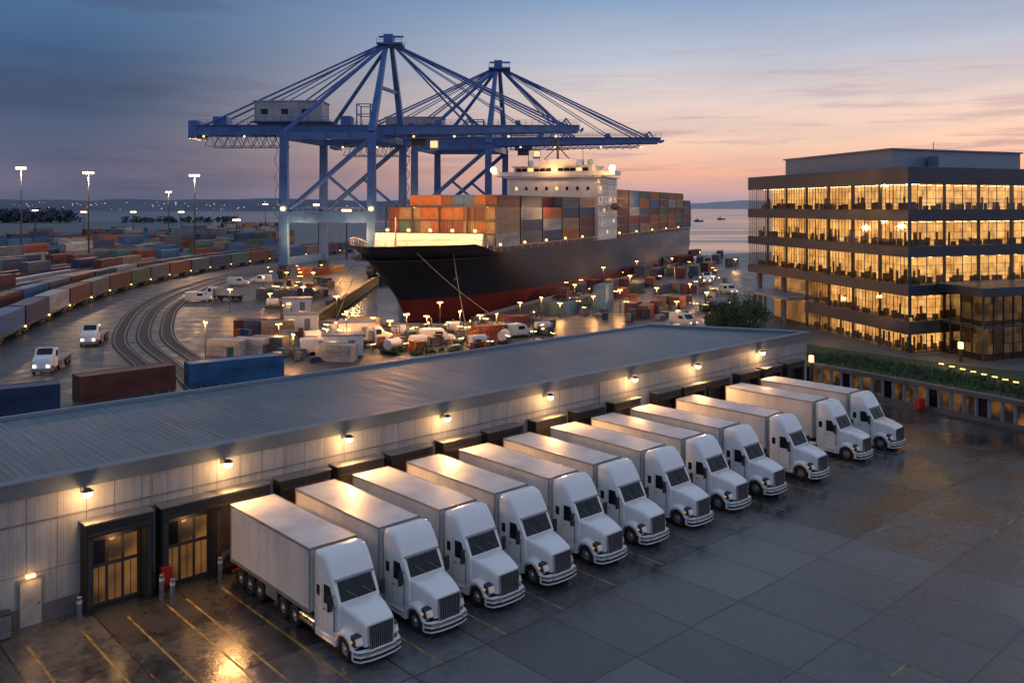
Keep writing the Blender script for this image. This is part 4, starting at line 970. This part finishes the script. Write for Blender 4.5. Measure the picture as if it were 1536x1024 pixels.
wp_=[(31.5,101),(34.5,96.4),(37.6,91.8),(41,86.5),(44.6,80.8),(48,74.5),(51,67.5),(53.5,60)]
ter=MB().prism([(x+.4,y+.3) for x,y in wp_]+[(130,60),(130,170),(38,170),(33,128)],.0,2.35).build('terrace',M['concrete_dark']); struct(ter)
struct(MB().prism([(x+1.3,y+1.0) for x,y in wp_[:]]+[(70,62),(64,90),(53,95),(45,103),(38,112),(34.5,118),(32.8,108)],2.352,2.42).build('grass_bank',M['grass']))
tw=empty('terrace_wall',(0,0,0),0,'low curved retaining wall with a row of small lit windows under a grass terrace','wall')
P_=[Vector(p) for p in wp_]; Lt=sum((P_[i+1]-P_[i]).length for i in range(len(P_)-1)); npan=38
def at_(d):
    q=polyat(wp_,max(0,min(d,Lt-.01))); return q[0]
cop=MB(); ring=[]; ring2=[]
for k in range(npan+1):
    p=at_(Lt*k/npan); q=at_(Lt*k/npan+.4) if k<npan else p; pp=at_(Lt*k/npan-.4); dd=(q-pp).normalized(); n_=Vector((dd.y,-dd.x))
    if n_.x>0: n_=-n_
    ring.append([(p.x-n_.x*.5,p.y-n_.y*.5,2.2),(p.x+n_.x*.35,p.y+n_.y*.35,2.2),(p.x+n_.x*.35,p.y+n_.y*.35,2.62),(p.x-n_.x*.5,p.y-n_.y*.5,2.62)])
    ring2.append([(p.x-n_.x*.3,p.y-n_.y*.3,.0),(p.x+n_.x*.3,p.y+n_.y*.3,.0),(p.x+n_.x*.3,p.y+n_.y*.3,.45),(p.x-n_.x*.3,p.y-n_.y*.3,.45)])
cop.loft(ring); cop.build('coping',M['concrete_dark'],tw); MB().loft(ring2).build('plinth',M['concrete_dark'],tw)
for k in range(npan):
    a=at_(Lt*k/npan); b=at_(Lt*(k+1)/npan); dd=(b-a).normalized(); n_=Vector((dd.y,-dd.x))
    if n_.x>0: n_=-n_
    c=a+n_*.12; MB().beam((c.x,c.y,.45),(c.x,c.y,2.2),.22,.3).build('pier',M['pent'],tw)
    a2=a+dd*.14; b2=b-dd*.14
    MB().beam((a2.x,a2.y,1.3),(b2.x,b2.y,1.3),.08,1.7).build('window',M['warm_wall'] if k%4!=2 else M['dark_glass'],tw)
gm=MB(); r=random.Random(9)
for i in range(5200):
    u=r.random(); p=at_(Lt*u); x=p.x+1.0+r.random()**1.2*7.5; y=p.y+.8+r.random()*4.0
    h=r.uniform(.15,.55); a=r.uniform(0,6.28); gm.add([(x,y,2.4),(x+.2*math.cos(a),y+.2*math.sin(a),2.4),(x+.14*math.cos(a+1),y+.14*math.sin(a+1),2.4+h)],[(0,1,2)])
tag(gm.build('terrace_grass',M['leaf'],recalc=False),'low green planting covering the curved terrace','grass',kind='stuff')
gl=empty('garden_light'); MB().cyl((0,0,0),(0,0,.35),.05,n=8).build('post',M['dark_steel'],gl); MB().box(-.24,.24,-.05,.05,.36,.44).build('lamp',M['bulb_small'],gl)
for i,(px,py) in enumerate([(1412,551),(1428,555),(1444,559),(1460,563),(1476,567),(1492,571),(1508,575),(1524,579)]):
    t=gl if i==0 else dup(gl); x,y=G(px,py,2.4); t.location=(x,y,2.4); t.rotation_euler=(0,0,-.7); tag(t,'small glowing garden light on the terrace, %s from the left'%ordw(i+1),'garden light','garden lights on the terrace')
    if i%2==0: light('garden_lamp_light',(x,y,3.1),16,rad=.1)
for i,(px,Y,zb,hh,lab) in enumerate(((1441,100,2.4,2.2,'glowing rectangular lantern post by the annex corner'),(1217,97,0,3.6,'glowing lantern post at the warehouse corner beside the terrace wall'))):
    x,y=XY(px,Y); t=empty('lantern_post',(x,y,zb),0,lab,'lantern'); MB().box(-.16,.16,-.16,.16,0,hh-.7).build('post',M['dark_steel'],t); MB().box(-.2,.2,-.2,.2,hh-.7,hh).build('lantern',M['bulb_small'],t)
    light('lantern_light',(x-.6,y-.6,zb+hh),60,rad=.2)

def tree(loc,h,wd,label,seed):
    r=random.Random(seed); t=empty('broadleaf_tree',loc,0,label,'tree'); m=MB()
    m.cyl((0,0,0),(0,0,h*.45),.3,.2,8)
    for k in range(7):
        a=k*.9; m.cyl((0,0,h*(.3+.02*k)),(math.cos(a)*wd*.3,math.sin(a)*wd*.3,h*(.6+.04*(k%3))),.12,.04,6)
    m.build('trunk',M['bark'],t)
    m=MB(); cl=[]
    for k in range(60):
        while True:
            v=Vector((r.uniform(-1,1),r.uniform(-1,1),r.uniform(-1,1)))
            if .35<v.length<1: break
        cl.append(Vector((v.x*wd*.42,v.y*wd*.42,h*.62+v.z*h*.34)))
    for c in cl:
        for k in range(150):
            v=Vector((r.gauss(0,1),r.gauss(0,1),r.gauss(0,1))).normalized()*r.uniform(.4,1.0)*wd*.115; p=c+v; s=r.uniform(.07,.15)
            a=Vector((r.uniform(-1,1),r.uniform(-1,1),r.uniform(-1,1))).normalized()*s; b=a.cross(Vector((r.uniform(-1,1),r.uniform(-1,1),r.uniform(-1,1)))).normalized()*s*.7
            m.add([p-a,p+b,p+a,p-b],[(0,1,2,3)])
    m.build('crown',M['leaf'],t,recalc=False)
tree((*XY(1108,118),0),8.4,9.0,'round dark green tree behind the warehouse roof beside the office',2)
tree((*XY(1078,128),0),6.4,5.0,'smaller tree leaning out left of the round tree',6)

# ------------------------------------------------------------------ yard vehicles
def make_yard_truck():
    t=empty('yard_truck')
    c=MB(); c.loft([rr(0,1.15,.6,2.9,.15),rr(.9,1.15,.6,2.95,.15),rr(1.5,1.1,.6,2.2,.12),rr(2.5,1.0,.6,1.9,.15),rr(2.7,.95,.65,1.6,.12)]); c.build('cab',M['white_paint'],t,smooth=True)
    MB().beam((.99,0,2.90),(1.52,0,2.26),1.7,.04).build('windshield',M['dark_glass'],t)
    for s in (-1,1):
        MB().box(.2,.95,s*1.155-.015,s*1.155+.015,1.9,2.6).build('side_window',M['dark_glass'],t)
        MB().box(2.55,2.75,s*.75-.16,s*.75+.16,.9,1.15).build('headlight',M['head_on'],t)
    MB().box(-6.2,-.2,-1.2,1.2,1.0,1.25).build('load_bed',M['steel'],t); MB().box(-6,2.3,-.4,.4,.6,.98).build('chassis',M['chassis'],t)
    MB().box(-.9,-.25,-1.0,1.0,1.253,2.5).build('equipment_box',M['trim'],t)
    MB().box(2.6,2.85,-1.1,1.1,.4,.75).build('bumper',M['trim'],t)
    for x in (-5.4,-4.2,-1.0,1.9):
        for s in (-1,1): wheel_at(t,x,s*.98,.48,.3,s)
    return t
def make_van():
    t=empty('parked_van')
    c=MB(); c.loft([rr(-2.6,.9,.4,1.9,.12),rr(-2.4,.95,.35,2.1,.14),rr(.6,.95,.35,2.1,.14),rr(1.0,.93,.35,1.95,.14),rr(1.7,.92,.35,1.25,.12),rr(2.5,.88,.35,1.1,.12),rr(2.65,.8,.4,.85,.1)]); c.build('body',M['trailer'],t,smooth=True)
    MB().beam((1.06,0,1.93),(1.68,0,1.33),1.5,.04).build('windshield',M['dark_glass'],t)
    for s in (-1,1):
        MB().box(-.2,.9,s*.955-.01,s*.955+.01,1.25,1.75).build('side_window',M['dark_glass'],t)
        MB().box(2.5,2.68,s*.65-.13,s*.65+.13,.68,.86).build('headlight',M['bulb_small'],t)
        for x in (-1.7,1.7): wheel_at(t,x,s*.85,.35,.22,s)
    return t
yt=make_yard_truck(); vn=make_van()
used=set()
def put(proto,px,py,rz,label,cat,group):
    t=proto if proto.name not in used else dup(proto); used.add(proto.name)
    x,y=G(px,py); t.location=(x,y,0); t.rotation_euler=(0,0,math.radians(rz)); return tag(t,label,cat,group)
put(yt,72,556,-78,'white yard truck with its lamps on coming towards us at the far left','truck','yard trucks')
put(yt,138,516,-76,'white yard truck with lamps on, behind and right of the leftmost one','truck','yard trucks')
put(yt,322,450,170,'white yard truck driving left beside the curved tracks','truck','yard trucks')
put(vn,297,452,20,'white van beside the yard truck on the tracks side of the quay','van','port vans')
put(vn,357,428,10,'white van parked near the crane foot, left one of the two','van','port vans')
put(vn,392,424,190,'white van parked near the crane foot, right one of the two','van','port vans')
put(vn,1025,488,-60,'white van on the quay road left of the round tree','van','port vans')
put(vn,480,530,15,'white van just behind the warehouse roof near the cabins','van','port vans')
put(vn,1092,440,-70,'white van farther up the quay road beside the office','van','port vans')
put(yt,560,520,20,'white yard truck parked by the basin end','truck','yard trucks')
put(yt,1060,425,-100,'white yard truck on the quay road far behind the tree','truck','yard trucks')
put(vn,655,514,5,'white van on the near quay under the red hull','van','port vans')
put(vn,775,505,30,'white van on the near quay right of the bow','van','port vans')

clut=[
(342,532,-18,'light grey',6.06,1),(375,530,-18,'light grey',6.06,1),(405,527,-18,'slate grey',6.06,1),(392,500,5,'slate grey',6.06,1),(376,499,5,'maroon',6.06,1),(416,502,8,'tan',6.06,1),(402,447,10,'slate grey',6.06,1),(428,449,12,'slate grey',6.06,1),(452,446,12,'dark blue',6.06,1),(505,540,-15,'light grey',6.06,1),(548,495,12,'tan',6.06,1),
(455,412,60,'orange',6.06,1),(482,412,60,'rust red',6.06,1),(505,408,60,'tan',6.06,1),
(735,508,20,'rust red',6.06,1),(770,492,20,'maroon',6.06,1),
(822,468,65,'slate grey',6.06,1),(838,470,65,'teal',6.06,1),(852,470,65,'blue',6.06,1),(868,462,65,'slate grey',6.06,1),(882,458,65,'tan',6.06,1),(905,467,70,'blue',6.06,2),(932,446,65,'rust red',6.06,1),(950,470,65,'maroon',6.06,1),(968,474,65,'rust red',6.06,1),(985,466,65,'maroon',6.06,1),(1000,458,65,'tan',6.06,1),(1016,460,65,'orange',6.06,1),
(845,446,65,'maroon',6.06,1),(870,438,65,'slate grey',6.06,1),(892,432,65,'maroon',6.06,1),(915,432,65,'tan',6.06,1),(936,430,65,'rust red',6.06,1),(955,438,65,'slate grey',6.06,1),(975,428,65,'orange',6.06,1),(994,440,65,'slate grey',6.06,1),(1010,436,65,'tan',6.06,1),(1030,438,65,'rust red',6.06,1),
(940,412,67,'maroon',6.06,1),(962,410,67,'slate grey',12.19,1),(985,415,67,'dark blue',12.19,1),(1005,412,67,'tan',6.06,1),(1022,414,67,'rust red',12.19,1),(1042,410,67,'slate grey',12.19,1),(1062,405,67,'maroon',12.19,1),
(1000,396,67,'slate grey',12.19,1),(1025,394,67,'rust red',12.19,1),(1050,395,67,'dark blue',12.19,1),(1075,392,67,'slate grey',12.19,1),(1040,384,67,'maroon',12.19,1),(1080,386,67,'dark blue',12.19,1),(1098,398,67,'slate grey',12.19,1)]
zones={}
for px,py,rz,colr,Ln,st in clut:
    zone='left quay' if px<600 else ('near basin end' if py>485 else ('right quay near rows' if py>448 else ('right quay middle rows' if py>420 else 'right quay far rows')))
    for z in range(st):
        zones.setdefault((colr,zone),0); zones[(colr,zone)]+=1; n=zones[(colr,zone)]
        x,y=G(px,py); o=container((x,y,z*2.6),math.radians(rz)+R.uniform(-.25,.25)*(st==1),colr,Ln,'%s loose container, %s, %s of its colour there%s'%(colr,zone,ordw(n),', stacked on top' if z else ''),'loose containers on the quay')
        if Ln<7 and st==1: o.scale=(.82,.88,.82)
def cabin(px,py,rz,label):
    x,y=G(px,py); t=empty('site_cabin',(x,y,0),math.radians(rz),label,'cabin'); MB().box(-2.6,2.6,-1.3,1.3,.2,2.9).build('wall',M['trailer'],t,bevel=.03); MB().box(-2.8,2.8,-1.5,1.5,2.903,3.05).build('roof',M['office_roof'],t)
    MB().box(-1.9,-1.0,-1.36,-1.303,1.3,2.2).build('window',M['cabin_lit'],t); MB().box(.6,1.5,-1.35,-1.303,.25,2.3).build('door',M['steel'],t)
    for xx in (-2.2,2.2): MB().box(xx-.2,xx+.2,-1.1,1.1,0,.2).build('foot',M['concrete'],t)
cabin(446,470,8,'white site cabin by the crane tracks left of the bow, farther one'); cabin(452,498,8,'white site cabin with lit window at the end of the basin'); cabin(535,512,15,'white site cabin on the near quay straight below the bow'); cabin(515,534,12,'white site cabin just behind the warehouse roof')
# mobile generators / tank units: pale equipment
def tank_unit():
    t=empty('tank_unit'); MB().box(-1.6,1.6,-.8,.8,.15,.4).build('skid',M['dark_steel'],t)
    MB().cyl((-1.3,0,1.2),(1.0,0,1.2),.72,n=16).build('tank',M['ship_white'],t,smooth=True); MB().box(1.05,1.55,-.6,.6,.4,1.6).build('pump_box',M['steel'],t)
    MB().cyl((-.2,0,1.9),(-.2,0,2.3),.12,n=8).build('vent_pipe',M['steel'],t); return t
tu=tank_unit()
for i,(px,py,rz,lab) in enumerate(((470,515,20,'left of the basin end'),(500,503,70,'beside the left mooring rope'),(600,506,15,'under the ship stem'),(628,522,40,'in front of the red hull'),(682,500,5,'near the right mooring rope'),(718,522,30,'just behind the warehouse roof right of the scrub'),(756,514,80,'behind the roof right of the bow'),(815,500,20,'at the near end of the right quay'),(410,462,10,'by the near crane leg'),(590,528,60,'directly behind the roof below the bow'))):
    t=tu if i==0 else dup(tu); x,y=G(px,py); t.location=(x,y,0); t.rotation_euler=(0,0,math.radians(rz)); tag(t,'pale horizontal tank on a skid, '+lab,'tank','tank units on the quay')
r=random.Random(21); kinds=['tan','maroon','slate grey','light grey','slate grey','orange','teal','dark blue']
cm_={}
def crate_mesh(c):
    if c in cm_: return cm_[c]
    m=MB(); m.box(-.95,.95,-.75,.75,.16,1.4)
    for x in (-.8,0,.8): m.box(x-.08,x+.08,-.8,.8,0,.16)
    for x in (-.95,.0,.95): m.box(x-.06,x+.06,-.8,-.752,.16,1.4); m.box(x-.06,x+.06,.752,.8,.16,1.4)
    m.box(-1,1,-.8,.8,1.403,1.5); o=m.build('cargo_crate',M['c_'+c]); cm_[c]=o.data; bpy.data.objects.remove(o); return cm_[c]
for x0,x1,y0,y1,where,n in [(560,730,498,526,'on the near quay below the bow',52),(340,480,505,545,'behind the warehouse roof left of the cabins',30),(395,500,425,450,'by the near crane foot',24),(430,560,452,500,'left of the basin',30),(700,830,480,503,'on the near quay right of the bow',38),(830,1090,392,484,'among the right quay containers',98)]:
    ps=sorted((r.uniform(x0,x1),r.uniform(y0,y1)) for _ in range(n))
    for k,(px,py) in enumerate(ps):
        x,y=G(px,py)
        if -36<x<-5 and 149<y<300: continue
        c=r.choice(kinds); o=bpy.data.objects.new('cargo_crate',crate_mesh(c)); COL.objects.link(o); o.location=(x,y,0); o.rotation_euler=(0,0,r.uniform(0,3)); o.scale=(r.uniform(.35,1.2),r.uniform(.35,.9),r.uniform(.4,1.15))
        tag(o,'%s cargo crate %s, %s from left'%(c,where,ordw(k+1)),'crate','cargo crates on the quays')
def forklift():
    t=empty('forklift'); MB().box(-1.1,.9,-.6,.6,.4,1.15).build('body',M['c_orange'],t,bevel=.06)
    m=MB()
    for x in (-.8,.7):
        for y in (-.5,.5): m.beam((x,y,1.15),(x,y,2.2),.08)
    m.box(-.85,.75,-.55,.55,2.2,2.28); m.build('overhead_guard',M['chassis'],t)
    m=MB(); m.beam((1.0,-.35,.1),(1.0,-.35,3.0),.1); m.beam((1.0,.35,.1),(1.0,.35,3.0),.1); m.beam((1.0,-.35,3),(1.0,.35,3),.1); m.build('mast',M['chassis'],t)
    for y in (-.3,.3): MB().box(1.0,2.1,y-.06,y+.06,.1,.15).build('fork',M['steel'],t)
    for x in (-.7,.55):
        for s in (-1,1): wheel_at(t,x,s*.58,.32,.2,s)
    MB().sph((.6,0,2.4),.14,6,5).build('lamp',M['bulb_small'],t)
    return t
fk=forklift()
for i,(px,py,rz,lab) in enumerate(((700,505,30,'small orange forklift on the near quay right of the bow'),(590,512,160,'small orange forklift on the near quay below the bow'),(800,490,80,'small orange forklift beside the containers right of the hull'),(430,478,200,'small orange forklift near the left cabins'),(640,508,70,'small orange forklift under the middle of the red hull'),(880,450,10,'small orange forklift between the right quay rows'))):
    t=fk if i==0 else dup(fk); x,y=G(px,py); t.location=(x,y,0); t.rotation_euler=(0,0,math.radians(rz)); tag(t,lab,'forklift','forklifts on the quay')
qf=empty('quay_fender',(0,0,0),0,'long yellow-lit quay edge beam left of the ship bow','quay edge')
MB().beam((-35.3,152,.25),(-38.3,249,.25),.8,.5).build('edge_beam',M['quay_yellow'],qf); MB().beam((-34.9,152,-1.0),(-37.9,249,-1.0),.5,1.6).build('fender_wall',M['quay_yellow'],qf)
q2=empty('quay_fender',(0,0,0),0,'concrete quay edge along the near end of the basin','quay edge'); MB().beam((-34.6,150.4,.2),(-6.4,146.5,.2),.8,.4).build('edge_beam',M['concrete'],q2)
q3=empty('quay_fender',(0,0,0),0,'concrete quay edge beside the right flank of the hull','quay edge'); MB().beam((-6.4,157.6,.2),(79.3,358.6,.2),.8,.4).build('edge_beam',M['concrete'],q3)
def make_post(h):
    t=empty('lamp_post'); MB().cyl((0,0,0),(0,0,h),.07,.05,8).build('pole',M['dark_steel'],t)
    for x in (-.28,.28): MB().box(x-.14,x+.14,-.14,.14,h-.18,h-.003).build('lamp',M['bulb_far'],t)
    MB().box(-.42,.42,-.08,.08,h,h+.08).build('lamp_arm',M['dark_steel'],t)
    return t
lp0=make_post(5.0)
posts=[(308,538),(418,522),(455,470),(505,490),(560,500),(585,520),(640,508),(690,520),(745,498),(812,492),(862,448),(905,428),(930,470),(955,418),(985,452),(1008,400),(1035,448),(1070,430),(470,430),(395,440),(345,470),(1103,405),(440,545),(520,520),(610,527),(660,500),(780,480),(840,478),(890,474),(880,415),(975,400),(1050,388),(405,470),(430,428),(490,520),(720,512),(945,446),(1015,474),(1060,460)]
extra=[(r.uniform(840,1100),r.uniform(390,480)) for _ in range(30)]+[(r.uniform(480,830),r.uniform(497,530)) for _ in range(24)]+[(r.uniform(385,500),r.uniform(398,450)) for _ in range(14)]
allp=sorted([(p,1) for p in posts]+[(p,0) for p in extra])
for i,((px,py),lit) in enumerate(allp):
    t=lp0 if i==0 else dup(lp0); x,y=G(px,py); t.location=(x,y,0); t.rotation_euler=(0,0,r.uniform(0,3)); s=r.uniform(.5,1.05) if lit else r.uniform(.2,.6); t.scale=(1,1,s); tag(t,'short lit lamp post on the quay, %s from the left'%ordw(i+1),'lamp post','short lamp posts on the quay')
    if lit: light('lamp_post_light',(x,y-.3,5*s-.4),850,(1,.45,.13),.25)
r=random.Random(33)
m=MB()
for k in range(18):
    px=r.uniform(575,690); py=r.uniform(527,533); x,y=G(px,py); rr0=r.uniform(.5,1.0)
    for q in range(110):
        v=Vector((r.gauss(0,1),r.gauss(0,1),abs(r.gauss(0,1)))).normalized()*r.uniform(.3,1)*rr0; p=Vector((x,y,.1))+v; s=.12
        a=Vector((r.uniform(-1,1),r.uniform(-1,1),r.uniform(-1,1))).normalized()*s; b=a.cross(Vector((0.3,.2,1))).normalized()*s
        m.add([p-a,p+b,p+a,p-b],[(0,1,2,3)])
tag(m.build('scrub_bushes',M['leaf'],recalc=False),'patch of low green scrub on the near quay behind the warehouse','bushes',kind='stuff')
def boat(px,Y,label):
    x,y=XY(px,Y); t=empty('small_boat',(x,y,-2),0,label,'boat','distant boats'); m=MB(); m.loft([[(u*7,-1.6*w_,0),(u*7,1.6*w_,0),(u*7,2.0*w_,1.8+u*u*.5),(u*7,-2.0*w_,1.8+u*u*.5)] for u,w_ in ((-1,.8),(-.3,1),(.4,.9),(1,.1))]); m.build('hull',M['dark_steel'],t); MB().box(-4,0,-1.2,1.2,1.8,4.2).build('wheelhouse',M['ship_white'],t); MB().cyl((-2,0,4.2),(-2,0,7),.12,n=6).build('mast',M['dark_steel'],t)
boat(1048,1300,'small dark boat on the sea near the ship stern'); boat(1082,1500,'small dark boat on the sea close to the office building')
